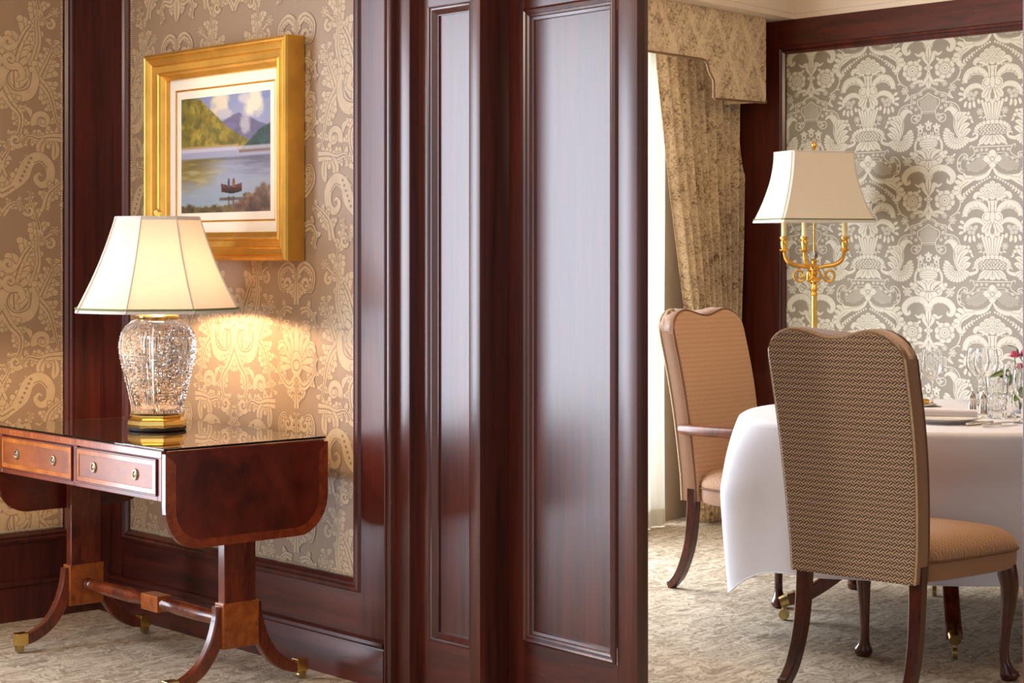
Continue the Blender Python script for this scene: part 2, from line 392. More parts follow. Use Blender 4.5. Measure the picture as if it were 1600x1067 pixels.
# ------------------------------------------------------------------ flat print drawn as vector shapes
def clip(poly, x0, x1, y0, y1):
    def half(pts, f):
        out = []
        for i in range(len(pts)):
            p, q = pts[i], pts[(i + 1) % len(pts)]
            a, b = f(p), f(q)
            if a >= 0: out.append(p)
            if (a >= 0) != (b >= 0):
                t = a / (a - b); out.append((p[0] + (q[0] - p[0]) * t, p[1] + (q[1] - p[1]) * t))
        return out
    for f in (lambda p: p[0] - x0, lambda p: x1 - p[0], lambda p: p[1] - y0, lambda p: y1 - p[1]):
        poly = half(poly, f)
        if len(poly) < 3: return None
    return poly
class Print:
    def __init__(s, ow=0.0): s.p = []; s.ow = ow; s.o = 0
    def stroke(s, pts, ws, layer=0, n=6):
        if isinstance(ws, (int, float)): ws = [ws] * len(pts)
        q = catmull([(x, y, w) for (x, y), w in zip(pts, ws)], n)
        passes = [(0.0, layer)]
        if s.ow and layer == 0 and max(ws) > 9: passes = [(s.ow, 1), (0.0, 0)]     # dark outline under each shape
        for ow, lay in passes:
            s.o += 1; L = []; R = []
            for i in range(len(q)):
                dx = q[min(i + 1, len(q) - 1)][0] - q[max(i - 1, 0)][0]; dy = q[min(i + 1, len(q) - 1)][1] - q[max(i - 1, 0)][1]
                l = math.hypot(dx, dy) or 1.0
                h = max(q[i][2], 0.3) / 2 + ow
                L.append((q[i][0] - dy / l * h, q[i][1] + dx / l * h)); R.append((q[i][0] + dy / l * h, q[i][1] - dx / l * h))
            for i in range(len(q) - 1):
                s.p.append(([L[i], L[i + 1], R[i + 1], R[i]], lay, s.o))
    def disc(s, x, y, r, ry=None, layer=0, n=12):
        ry = ry or r
        passes = [(0.0, layer)]
        if s.ow and layer == 0 and r > 9: passes = [(s.ow, 1), (0.0, 0)]
        for ow, lay in passes:
            s.o += 1
            s.p.append(([(x + (r + ow) * math.cos(2 * math.pi * i / n), y + (ry + ow) * math.sin(2 * math.pi * i / n)) for i in range(n)], lay, s.o))
    def acan(s, spine, w, n=6, sides=(-1, 1), ln=1.0, curl=0):
        """acanthus frond: lobed leaves along a tapering spine"""
        q = catmull(spine, 10); N_ = len(q)
        for i in range(n, 0, -1):
            t = i / (n + .6); k = min(N_ - 2, int(t * (N_ - 1)))
            dx, dy = q[k + 1][0] - q[k][0], q[k + 1][1] - q[k][1]; l = math.hypot(dx, dy) or 1; dx /= l; dy /= l
            sz = w * ln * (1.15 - .75 * t)
            for sd in sides:
                ox, oy = -dy * sd, dx * sd
                b = (q[k][0] - dx * sz * .25, q[k][1] - dy * sz * .25)
                tip = (q[k][0] + ox * sz * 1.0 + dx * sz * .75, q[k][1] + oy * sz * 1.0 + dy * sz * .75)
                s.leaf(b, tip, sz * .78, -.16 * sd, 0, max(2.5, sz * .07))
                s.disc(tip[0] - (tip[0] - b[0]) * .12, tip[1] - (tip[1] - b[1]) * .12, sz * .25)
        m = len(spine)
        s.stroke(spine, [w * (.55 - .42 * i / (m - 1)) for i in range(m)], 0, 8)
        s.stroke(spine, [w * .07] * m, 1, 8)
        for k in range(2, N_ - 4, 4):
            s.disc(q[k][0] + w * .12, q[k][1], w * .035, layer=1, n=6)
        if curl:
            ex, ey = q[-1][:2]; a = math.atan2(q[-1][1] - q[-3][1], q[-1][0] - q[-3][0])
            r = w * .42
            cx, cy = ex - math.sin(a) * r * curl, ey + math.cos(a) * r * curl
            s.spiral(cx, cy, r, math.atan2(ey - cy, ex - cx), 1.2 * curl, w * .3, w * .1)
    def leaf(s, a, b, w, bend=0.0, layer=0, vein=0.0):
        mx, my = (a[0] + b[0]) / 2, (a[1] + b[1]) / 2
        nx, ny = -(b[1] - a[1]), b[0] - a[0]
        m = (mx + nx * bend, my + ny * bend)
        q1 = (a[0] * .6 + m[0] * .4 + nx * bend * .25, a[1] * .6 + m[1] * .4 + ny * bend * .25)
        q3 = (b[0] * .6 + m[0] * .4 + nx * bend * .25, b[1] * .6 + m[1] * .4 + ny * bend * .25)
        s.stroke([a, q1, m, q3, b], [w * .35, w * .8, w, w * .85, w * .12], layer, 4)
        if vein: s.stroke([a, m, q3], [vein, vein, vein * .5], 1, 4)
    def ring(s, x, y, r, w, layer=0, a0=0.0, a1=2 * math.pi, n=16):
        pts = [(x + r * math.cos(a0 + (a1 - a0) * i / n), y + r * math.sin(a0 + (a1 - a0) * i / n)) for i in range(n + 1)]
        s.stroke(pts, w, layer, 2)
    def spiral(s, x, y, r0, a0, turns, w0, w1, layer=0, n=18, r1=None):
        r1 = r0 * 0.15 if r1 is None else r1
        pts = []; ws = []
        for i in range(n + 1):
            t = i / n; a = a0 + 2 * math.pi * turns * t; r = r0 + (r1 - r0) * t
            pts.append((x + r * math.cos(a), y + r * math.sin(a))); ws.append(w0 + (w1 - w0) * t)
        s.stroke(pts, ws, layer, 2)
    def flower(s, x, y, r, k=8, ph=0.0):
        for i in range(k):
            a = ph + 2 * math.pi * i / k
            s.disc(x + .66 * r * math.cos(a), y + .66 * r * math.sin(a), r * .36, layer=0, n=10)
        s.disc(x, y, r * .62)
        s.ring(x, y, r * .52, r * .06, 1)
        for i in range(k): 
            a = ph + 2 * math.pi * (i + .5) / k
            s.stroke([(x + .55 * r * math.cos(a), y + .55 * r * math.sin(a)), (x + .8 * r * math.cos(a), y + .8 * r * math.sin(a))], r * .05, 1, 2)
        s.ring(x, y, r * .3, r * .06, 1); s.disc(x, y, r * .1, layer=1)
    def lattice(s, poly, step, w, dots=True):
        xs = [p[0] for p in poly]; ys = [p[1] for p in poly]
        def inside(x, y):
            c = False
            for i in range(len(poly)):
                (xa, ya), (xb, yb) = poly[i], poly[i - 1]
                if (ya > y) != (yb > y) and x < (xb - xa) * (y - ya) / (yb - ya) + xa: c = not c
            return c
        r = 0; s.o += 1
        y = min(ys)
        while y < max(ys):
            x = min(xs) + (step / 2 if r % 2 else 0)
            while x < max(xs):
                if inside(x, y):
                    h = step * .28
                    s.p.append(([(x - h, y), (x, y - h), (x + h, y), (x, y + h)], 0, s.o))
                x += step
            y += step / 2; r += 1
    def build(s, name, parent, mats, fx, axis_flips, tiles, rect, plane_y, sgn=-1):
        """fx: maps motif coords + tile/flip to wall (x,z); one mesh, printed on the wallpaper"""
        vs = []; fs = []; mi = []; k = 0; cnt = 0
        for t in tiles:
            for fl in axis_flips:
                ax = fx.a0 + t[0] * 2 * fx.hw
                hb = (ax, ax + fx.hw) if fl else (ax - fx.hw, ax)
                for pts, layer, od in s.p:
                    q = [fx(p, t, fl) for p in pts]
                    if max(a for a, b in q) < rect[0] or min(a for a, b in q) > rect[1] or max(b for a, b in q) < rect[2] or min(b for a, b in q) > rect[3]: continue
                    q = clip(q, max(rect[0], hb[0]), min(rect[1], hb[1]), rect[2], rect[3])
                    if not q: continue
                    cnt += 1
                    ar = sum(q[i - 1][0] * q[i][1] - q[i][0] * q[i - 1][1] for i in range(len(q)))
                    if ar < 0: q.reverse()
                    y = plane_y + sgn * (0.0002 + od * 1.6e-6)
                    vs += [(a, y, b) for a, b in q]; fs.append(tuple(range(k, k + len(q)))); mi.append(layer); k += len(q)
        me = bpy.data.meshes.new(name); me.from_pydata(vs, [], fs)
        for m in mats: me.materials.append(m)
        me.polygons.foreach_set('material_index', mi)
        o = bpy.data.objects.new(name, me); COL.objects.link(o); o.parent = parent
        o['kind'] = 'stuff'
        return o

# damask of the dining room; drawn in a frame where x=490 is one mirror axis and x=935 the other, y runs down, period 905
D = Print(3.2)
D.disc(490, 80, 20); D.ring(490, 80, 11, 4, 1); D.disc(490, 58, 9); D.disc(512, 80, 9); D.disc(490, 102, 9)
D.leaf((490, 108), (490, 222), 46, 0, 0, 4); D.leaf((494, 125), (560, 205), 26, .12); D.leaf((520, 175), (612, 190), 24, -.15)
for off, w in ((0, 6), (12, 3)):
    D.stroke([(490, 208 + off), (530, 225 + off), (560, 248 + off), (615 - off, 262 + off)], w); D.stroke([(615 - off, 262), (615 - off, 322)], w, 0, 2)
    D.stroke([(613 - off, 322), (655, 326 + off), (695 - off, 352 + off), (716 - off, 402)], w)
D.stroke([(490, 252), (530, 280), (566, 300), (566, 335), (546, 362), (540, 380), (548, 425), (578, 455), (608, 445), (612, 415), (592, 400)], [6, 6, 6, 6, 6, 6, 6, 6, 6, 6, 6])
D.stroke([(490, 380), (540, 380)], 6, 0, 2); D.stroke([(490, 392), (538, 392)], 3, 0, 2)
D.lattice([(490, 262), (556, 306), (556, 335), (536, 372), (490, 372)], 12, 3)
D.stroke([(592, 400), (578, 405), (580, 425), (598, 425)], 7)
for x, y in ((545, 258), (588, 275), (592, 312), (560, 405), (612, 345), (650, 352), (688, 385), (580, 360), (575, 432)):
    for i in range(5): D.disc(x + 8 * math.cos(i * 1.2566), y + 8 * math.sin(i * 1.2566), 5, layer=0, n=6)
for x, y in ((490, 482), (548, 502)):
    D.disc(x, y + 6, 19, 24); D.disc(x, y + 10, 8, 10, 1); D.disc(x, y - 26, 9, 14); D.disc(x - 18, y - 18, 9); D.disc(x + 18, y - 18, 9)
for x in (520, 560, 505): D.leaf((x, 520), (x + 6, 555), 10)
D.ring(490, 625, 96, 16, 0, -math.pi / 2 + .55, math.pi / 2); D.disc(490, 600, 66, 44)
for x in (495, 520, 545, 560): D.disc(x, 552 + (x - 490) * .22, 15)
D.lattice([(490, 580), (550, 585), (555, 625), (490, 635)], 13, 3)
for yy in (590, 606, 622): D.stroke([(490, yy), (550, yy + 2)], 3, 1, 2)
D.leaf((490, 718), (490, 640), 36, 0, 0, 4); D.leaf((500, 715), (545, 640), 30, -.2, 0, 4); D.leaf((510, 715), (580, 650), 26, -.2)
D.disc(590, 682, 26); D.disc(612, 668, 14); D.disc(560, 715, 30); D.disc(530, 735, 28); D.disc(490, 752, 26, 32)
D.ring(560, 712, 16, 4, 1); D.stroke([(490, 725), (490, 770)], 4, 1, 2); D.stroke([(490, 716), (535, 715), (575, 690)], 5, 1)
D.flower(643, 720, 30, 6); D.leaf((660, 698), (682, 680), 12); D.leaf((622, 745), (608, 765), 12); D.leaf((618, 700), (608, 684), 10)
D.stroke([(494, 868), (515, 800), (560, 772), (625, 785), (664, 830), (650, 872), (625, 868), (628, 848)], [14, 46, 44, 44, 42, 30, 16, 8])
D.stroke([(510, 835), (545, 802), (600, 806), (632, 832)], [4, 10, 10, 4], 1); D.disc(560, 790, 4, layer=1); D.disc(590, 794, 4, layer=1)
D.leaf((490, 960), (490, 822), 40, 0, 0, 5); D.stroke([(494, 960), (520, 920), (530, 885), (560, 895), (588, 878)], [10, 24, 30, 18, 6]); D.stroke([(498, 930), (515, 880)], 4, 1)
D.flower(606, 92, 72, 8, .3); D.leaf((570, 35), (545, 15), 18); D.leaf((660, 45), (672, 20), 22)
D.stroke([(690, 60), (716, 115), (690, 175), (640, 205)], [5, 8, 8, 4]); D.leaf((712, 105), (738, 98), 12); D.leaf((690, 175), (716, 180), 10)
D.flower(660, 228, 26, 6); D.flower(605, 195, 20, 6); D.leaf((640, 250), (668, 300), 16, .2); D.leaf((560, 188), (530, 200), 12); D.leaf((625, 265), (640, 290), 12)
# urn axis
for x, y, r in ((935, -12, 20), (900, 8, 24), (935, 32, 26), (873, 34, 26), (905, 60, 24), (935, 72, 22)):
    D.disc(x, y, r); D.ring(x, y + 2, r * .55, 3, 1, math.pi, 2 * math.pi, 8); D.disc(x, y + 3, r * .18, layer=1)
D.stroke([(905, 95), (870, 72), (835, 55), (815, 75), (825, 88)], [20, 30, 34, 26, 8]); D.stroke([(895, 82), (860, 62), (835, 68)], 4, 1)
for x in (930, 912): D.stroke([(x - 4, 100), (x + 2, 140), (x - 6, 185)], [16, 12, 20])
D.stroke([(921, 108), (922, 180)], 4, 1, 2)
D.stroke([(905, 205), (885, 155), (840, 128), (785, 135), (752, 178), (758, 205)], [12, 36, 52, 54, 40, 14])
D.stroke([(880, 165), (840, 145), (790, 152), (765, 185)], 4, 1)
for x, y in ((835, 125), (805, 130), (780, 145)): D.stroke([(x, y), (x + 12, y + 18)], 4, 1, 2)
for i in range(11):
    t = i / 10; a = math.pi * (1.02 + .52 * t)
    D.disc(855 + 122 * math.cos(a), 208 + 112 * math.sin(a), 8, layer=0, n=8); D.disc(855 + 122 * math.cos(a), 208 + 112 * math.sin(a), 3, layer=1, n=6)
D.disc(897, 218, 34, 42); D.ring(897, 214, 22, 5, 1, 0.3, 4.6); D.disc(935, 210, 16, 40)
for dx, yb, w in ((0, 355, 44), (36, 345, 40), (66, 315, 40)):
    D.leaf((935 - dx * .4, 250), (935 - dx, yb), w, 0.05, 0, 4)
D.disc(935, 300, 14, 26, 1)
D.stroke([(880, 262), (840, 232), (790, 238), (752, 275), (745, 310)], [10, 34, 40, 34, 10]); D.stroke([(860, 255), (820, 246), (775, 266)], 4, 1)
for x, y in ((770, 290), (792, 282), (812, 292), (780, 312), (804, 314), (824, 276)): D.disc(x, y, 13); D.ring(x, y, 7, 3, 1, n=8)
for a, b in (((740, 255), (712, 235)), ((735, 285), (700, 275)), ((738, 310), (706, 325)), ((760, 330), (748, 372)), ((785, 335), (785, 382)), ((810, 330), (818, 376)), ((840, 318), (850, 350))): D.leaf(a, b, 20, .1)
for i in range(4): D.stroke([(935 - 24 * i, 350 - i * i * 2.5), (935 - 17 * i, 400), (935 - 11 * i, 470)], [17, 14, 9])
for i in range(7): D.disc(924 - i * 0.5, 365 + i * 15, 2.4, layer=1, n=6)
D.flower(851, 405, 22, 6); D.stroke([(856, 425), (880, 465)], 4); D.leaf((866, 440), (842, 446), 10); D.leaf((872, 452), (894, 436), 10)
for i in range(7):
    a = math.pi * (1.0 + .5 * i / 6)
    D.disc(935 + 112 * math.cos(a), 530 + 55 * math.sin(a), 14, layer=0, n=9)
D.lattice([(935, 490), (880, 492), (838, 515), (838, 540), (870, 562), (935, 566)], 25, 3)
D.stroke([(935, 490), (880, 493), (838, 518), (840, 545), (880, 566), (935, 570)], 4)
for k in range(5):
    D.stroke([(850 + k * 22, 500), (872 + k * 22, 560)], 3, 0, 2); D.stroke([(872 + k * 22, 500), (850 + k * 22, 560)], 3, 0, 2)
for dx, w in ((0, 44), (40, 40), (76, 34)): D.leaf((935 - dx * .5, 568), (935 - dx * 1.15, 632 - dx * .04), w, .06, 0, 4)
D.stroke([(850, 618), (836, 634)], 12, 0, 2)
for off, w in ((0, 6), (44, 4)):
    D.stroke([(935, 642 + off), (860 + off * .3, 642 + off), (802 + off, 642 + off)], w, 0, 2)
    D.stroke([(802 + off, 642 + off), (815 + off * .6, 680 + off * .6), (785, 712 + off * .3), (755, 720 + off * .1)], w)
D.stroke([(805, 642), (785, 632), (782, 650)], 6)
D.stroke([(755, 720), (765, 695), (735, 684), (705, 710), (695, 750), (705, 795), (740, 815)], 7)
D.stroke([(752, 728), (730, 715), (718, 745), (722, 785), (745, 800)], 4)
for x, y in ((830, 665), (862, 663), (895, 663), (838, 700), (800, 725), (770, 745), (708, 745), (712, 785), (745, 705)):
    for i in range(5): D.disc(x + 7 * math.cos(i * 1.2566), y + 7 * math.sin(i * 1.2566), 4.5, layer=0, n=6)
D.lattice([(865, 694), (800, 742), (752, 752), (765, 800), (830, 812), (885, 780), (912, 750), (890, 715)], 14, 3)
for a in range(4):
    t = a * math.pi / 2
    D.leaf((935 + 8 * math.cos(t), 725 + 8 * math.sin(t)), (935 + 62 * math.cos(t), 725 + 62 * math.sin(t)), 46, 0)
    t += math.pi / 4; D.leaf((935, 725), (935 + 46 * math.cos(t), 725 + 46 * math.sin(t)), 20, 0)
D.ring(935, 725, 15, 5, 1)
D.stroke([(930, 785), (900, 825), (850, 848), (790, 850), (750, 838), (740, 812)], [10, 26, 34, 34, 24, 6]); D.stroke([(905, 815), (850, 836), (800, 838)], 4, 1)
D.stroke([(820, 855), (760, 875), (712, 905), (700, 950), (720, 985), (748, 978), (745, 965)], [10, 40, 44, 40, 30, 16, 8])
for a, b in (((745, 868), (690, 835)), ((720, 890), (676, 872)), ((706, 920), (668, 918)), ((700, 945), (670, 960))): D.leaf(a, b, 30, .15)
D.stroke([(770, 872), (722, 908), (712, 955)], 4, 1)
for i in range(10):
    t = i / 9; x = 918 - 160 * t; y = 820 + 105 * t - 40 * t * (1 - t) + 28
    D.disc(x, y, 7, 9, 0, 8)
for i in range(4): D.leaf((800 - 18 * i, 905 + 14 * i), (806 - 18 * i, 935 + 14 * i), 14, .3)
# acanthus S and half sunflower between the axes
D.stroke([(605, 392), (625, 372), (660, 378), (688, 430), (690, 500), (720, 565), (775, 592), (825, 580), (832, 556), (808, 548), (802, 564)], [8, 20, 40, 44, 40, 34, 26, 18, 14, 10, 6])
D.stroke([(640, 385), (672, 440), (678, 505), (708, 560), (760, 585)], 4, 1)
for a, b in (((690, 490), (760, 405)), ((700, 520), (782, 432)), ((712, 545), (784, 482)), ((735, 570), (790, 522)), ((690, 460), (728, 400))): D.leaf(a, b, 36, -.18, 0, 4)
D.disc(772, 412, 12); D.disc(784, 440, 12)
for i in range(15):
    a = math.pi * (.12 + 1.05 * i / 14)
    D.leaf((690 + 52 * math.cos(a), 555 + 52 * math.sin(a)), (690 + 98 * math.cos(a), 555 + 98 * math.sin(a)), 24, 0)
D.ring(690, 555, 42, 20, 0, .3, 3.7); D.ring(690, 555, 24, 7, 0, .2, 3.8)
for i in range(8): D.disc(690 + 42 * math.cos(.4 + i * .42), 555 + 42 * math.sin(.4 + i * .42), 5, layer=1, n=6)
D.leaf((800, 450), (812, 476), 14, .4)

# large scrolling acanthus of the sitting room; mirror axes x=0 and x=470, y down, period 1123
L = Print(3.2)
L.acan([(70, 520), (60, 330), (110, 180), (190, 60), (160, -60)], 100, 7, (-1, 1), .95)
L.acan([(150, 330), (185, 210), (180, 110), (205, 80), (250, 85)], 66, 4, (-1,), .8, 1)
L.acan([(190, 410), (215, 350), (250, 270), (262, 190)], 84, 4, (-1, 1), .8)
L.flower(282, 245, 34, 6); L.flower(272, 46, 26, 6); L.stroke([(215, 86), (258, 58)], 10)
L.acan([(180, 395), (225, 440), (255, 500), (280, 600), (300, 650)], 80, 5, (-1, 1), .75)
L.stroke([(150, 335), (165, 400), (130, 470), (60, 480), (10, 420), (25, 350), (80, 340), (105, 385), (75, 410)], [30, 50, 66, 60, 52, 46, 40, 30, 14])
L.stroke([(150, 360), (135, 440), (65, 460), (25, 415), (40, 365), (80, 358)], 6, 1)
L.spiral(30, 215, 38, 0, 1.2, 34, 12); L.spiral(42, 305, 40, 1.0, 1.2, 32, 10)
L.acan([(-10, 430), (40, 520), (95, 590), (80, 680), (20, 690)], 92, 5, (-1, 1), .6)
L.stroke([(110, 540), (140, 560), (145, 590)], [10, 26, 8]); 
L.spiral(205, 608, 46, 2.6, 1.3, 34, 14); L.disc(208, 612, 14)
L.acan([(315, 690), (250, 690), (190, 700), (130, 690), (100, 730)], 84, 5, (-1, 1), .62, 1)
L.leaf((220, 700), (205, 785), 44, .2, 0, 5); L.leaf((268, 705), (262, 805), 40, -.1, 0, 5)
L.acan([(-60, 1010), (20, 970), (90, 920), (125, 850), (150, 800)], 96, 5, (-1,), .7)
L.stroke([(60, 945), (105, 890), (135, 820), (195, 795), (246, 845), (242, 910), (200, 935), (170, 905), (188, 878), (205, 890)], [40, 66, 60, 54, 50, 42, 32, 24, 14, 8])
for i in range(6): L.disc(92 + 11 * i, 915 - 23 * i, 8, 7, 1, 8)
L.stroke([(160, 822), (200, 815), (232, 852)], 5, 1)
L.acan([(10, 900), (-5, 830), (30, 760), (20, 715)], 70, 4, (-1, 1), .6)
L.acan([(160, 1100), (150, 1040), (140, 1000), (150, 965)], 50, 3, (-1, 1), .6)
L.acan([(220, 1060), (240, 985), (285, 940), (350, 900)], 84, 4, (-1, 1), .6)
L.acan([(0, 1090), (40, 1040), (90, 1030), (110, 1075)], 64, 3, (-1, 1), .6, -1)
# the other mirror axis: palmette, rose and paired scrolls
for i in range(5, -1, -1):
    a = -math.pi / 2 - .36 * i
    L.leaf((470, 490), (470 + 150 * math.cos(a), 490 + 180 * math.sin(a)), 62, .08, 0, 7)
L.disc(470, 500, 40, 60); L.ring(470, 505, 24, 6, 1)
L.acan([(470, 560), (420, 600), (370, 570), (340, 520), (340, 440)], 74, 4, (-1, 1), .6, 1)
L.acan([(470, 700), (470, 640), (470, 575)], 70, 3, (-1, 1), .6)
L.acan([(470, 860), (400, 850), (350, 790), (370, 730), (420, 740)], 80, 4, (1,), .7, 1); L.acan([(470, 840), (470, 780), (470, 715)], 60, 3, (-1, 1), .6)
L.flower(470, 905, 60, 8); L.acan([(470, 970), (420, 1010), (360, 1000), (330, 1050), (360, 1100)], 80, 4, (-1, 1), .6); L.leaf((470, 1100), (470, 975), 56, 0, 0, 6)
L.acan([(470, 90), (410, 50), (350, 90), (360, 160), (400, 170)], 80, 4, (-1,), .6, -1); L.acan([(470, 230), (470, 150), (470, 60)], 76, 4, (-1, 1), .6)
L.acan([(440, 260), (390, 250), (340, 290), (330, 350)], 60, 3, (-1, 1), .6); L.flower(400, 330, 34, 6)

def damask_fx(a0, z0, hw, ph):
    # tile (i,j): a0 = a of urn axis, x frame 490..935 -> half width hw
    def fx(p, t, fl):
        x = (935 - p[0]) / 445.0 * hw
        return (a0 + t[0] * 2 * hw + (x if fl else -x), z0 - t[1] * ph - p[1] / 905.0 * ph)
    fx.a0 = a0; fx.hw = hw
    return fx
def acanth_fx(a0, z0, hw, ph):
    def fx(p, t, fl):
        x = (470 - p[0]) / 470.0 * hw
        return (a0 + t[0] * 2 * hw + (x if fl else -x), z0 - t[1] * ph - p[1] / 1123.0 * ph)
    fx.a0 = a0; fx.hw = hw
    return fx

def braid_run(pts_fn, length, step=0.0085):
    m = MB(); n = int(length / step)
    for i in range(n):
        p = pts_fn((i + .5) * step)
        m.sphere(p, step * .48, 6, 4)
    return m

# ------------------------------------------------------------------ setting
# floor (one carpet through both rooms), ceilings
f = MB().add([tuple(RW(-8, -3, 0)), tuple(RW(3.5, -3, 0)), tuple(RW(3.5, 9.5, 0)), tuple(RW(-8, 9.5, 0))], [(0, 1, 2, 3)])
f.add([tuple(RW(-8, -3, -.05)), tuple(RW(3.5, -3, -.05)), tuple(RW(3.5, 9.5, -.05)), tuple(RW(-8, 9.5, -.05))], [(3, 2, 1, 0)])
struct(f.build('floor', M['carpet']), 'beige carpet with a scrolling leaf pattern')
struct(MB().box(-7.5, 2.4, -2.5, 3.7, 2.72, 2.8).build('ceiling', M['ceil'], rotz=TH), 'sitting room ceiling')
struct(MB().box(-7.0, 2.4, 3.72, 8.0, 2.63, 2.71).build('ceiling', M['ceil'], rotz=TH), 'cream dining room ceiling')

BW = 3.500    # wallpaper plane of the picture wall
BF = 3.487    # wood face on that wall
UL = -6.160   # wallpaper plane of the left wall (a coordinate)
WPB = 0.315   # bottom of wallpaper
aL, aR = A(205, BW), A(556, BW)           # wallpaper limits on the picture wall
wb = struct(MB().box(-6.30, A(600, BF), BW, 3.68, 0, 2.72).build('wall_back', M['plaster'], rotz=TH), 'papered wall with the gilt framed picture')
MB().box(aL, aR, BW - .001, BW, WPB, 2.6).build('wallpaper', M['wp_left'], wb)
axis = A(464, BW)
L.build('wallpaper_print', wb, [M['wp_left_print'], M['wp_left_line']], acanth_fx(axis, 2.919, .36, .80), (0, 1), [(i, j) for i in range(-2, 2) for j in range(0, 5)], (aL, aR, WPB, 2.6), BW - .001)
# wooden framing of the picture wall
w = MB(); w.bbox(A(600, BF) - .0, aR + .028, BF, BW + .01, .135, 2.6, .002); w.build('stile', M['panel'], wb)
MB().box(UL, aL - .028, BF, BW + .01, .135, 2.6).build('stile', M['panel'], wb)
MB().box(aL - .028, aR + .028, BF, BW + .01, .135, WPB - .03).build('wainscot_panel', M['panel_h'], wb)
MB().rectmould(aL - .042, aR + .042, WPB - .042, 2.9, [(0, BF), (.006, BF - .008), (.016, BF - .010), (.022, BF - .003), (.030, BF - .006), (.040, BF + .002), (.0425, BW)]).build('wallpaper_moulding', M['panel'], wb)
for pf, ln in ((lambda s: (aL + s, BW - .002, WPB + .006), aR - aL), (lambda s: (aL + .005, BW - .002, WPB + s), 2.25), (lambda s: (aR - .005, BW - .002, WPB + s), 2.25)):
    o = braid_run(pf, ln).build('braid', M['braid'], wb, True); o['kind'] = 'stuff'
bb = MB().prism([(BF - .001, 0), (BF - .001, .14), (BF - .006, .143), (BF - .016, .138), (BF - .018, .128), (BF - .010, .120), (BF - .014, .112), (BF - .014, 0)], -6.16, A(604, BF), 'x')
struct(bb.build('baseboard_back', M['panel_h'], rotz=TH, smooth=True, angle=.5))
# left wall with the daylight window outside the frame
vL = 3.341
wl = MB()
y0, y1, z0, z1 = .88, 2.16, .06, 2.56
wl.box(UL - .16, UL, -2.5, y0, 0, 2.72); wl.box(UL - .16, UL, y1, 3.66, 0, 2.72); wl.box(UL - .16, UL, y0, y1, 0, z0); wl.box(UL - .16, UL, y0, y1, z1, 2.72)
wl = struct(wl.build('wall_left', M['plaster'], rotz=TH), 'papered wall with scrolling cream leaves')
MB().box(UL, UL + .001, y1 + .12, vL, WPB, 2.6).build('wallpaper', M['wp_left'], wl)
lp = L.build('wallpaper_print', wl, [M['wp_left_print'], M['wp_left_line']], acanth_fx(.215, 3.035, .36, .80), (0, 1), [(i, j) for i in range(-2, 3) for j in range(0, 5)], (-.96, vL - 3.245, WPB, 2.6), 0.0)
# the print is drawn in the xz plane facing -y: turn it to lie on the left wall
lp.rotation_euler = (0, 0, math.pi / 2); lp.location = (UL + .001, 3.245, 0)
MB().box(UL - .01, UL + .013, vL + .028, BF, .135, 2.6).build('stile', M['panel'], wl)
MB().box(UL - .01, UL + .013, y1, vL + .028, .135, WPB - .03).build('wainscot_panel', M['panel'], wl)
pm = MB().rectmould(-1.4, vL + .042, WPB - .042, 2.9, [(0, -.013), (.006, -.021), (.016, -.023), (.022, -.016), (.030, -.019), (.040, -.011), (.0425, 0)]).build('wallpaper_moulding', M['panel'], wl)
pm.rotation_euler = (0, 0, math.pi / 2); pm.location = (UL, 0, 0)
for pf, ln in ((lambda s: (UL + .002, vL - s, WPB + .006), 1.0), (lambda s: (UL + .002, vL - .005, WPB + s), 2.25)):
    o = braid_run(pf, ln).build('braid', M['braid'], wl, True); o['kind'] = 'stuff'
bl = MB().prism([(UL + .013 + d, z) for d, z in ((0, 0), (0, .14), (.006, .143), (.016, .138), (.018, .128), (.010, .120), (.014, .112), (.014, 0))], -2.4, BF - .012, 'y')
struct(bl.build('baseboard_left', M['panel'], rotz=TH, smooth=True, angle=.5))
def window(name, frame, x0, x1, z0, z1, y, nx, nz, parent_loc, rot, label):
    """frame members and panes of a casement, in a frame where x runs along the wall and y through it"""
    root = bpy.data.objects.new(name, None); COL.objects.link(root); root.location = parent_loc; root.rotation_euler = (0, 0, rot)
    struct(root, label)
    t = .05
    MB().rectmould(x0, x1, z0, z1, [(0, y - .03), (0, y + .03), (t, y + .03), (t, y - .03), (0, y - .03)]).build('window_frame', frame, root)
    for i in range(1, nx): MB().box(x0 + (x1 - x0) * i / nx - .015, x0 + (x1 - x0) * i / nx + .015, y - .02, y + .02, z0 + t, z1 - t).build('glazing_bar', frame, root)
    for j in range(1, nz): MB().box(x0 + t, x1 - t, y - .018, y + .018, z0 + (z1 - z0) * j / nz - .013, z0 + (z1 - z0) * j / nz + .013).build('glazing_bar', frame, root)
    return root
window('window_2', M['white_frame'], y0, y1, z0, z1, -UL + .09, 1, 1, (0, 0, 0), TH + math.pi / 2, 'casement window of the sitting room')

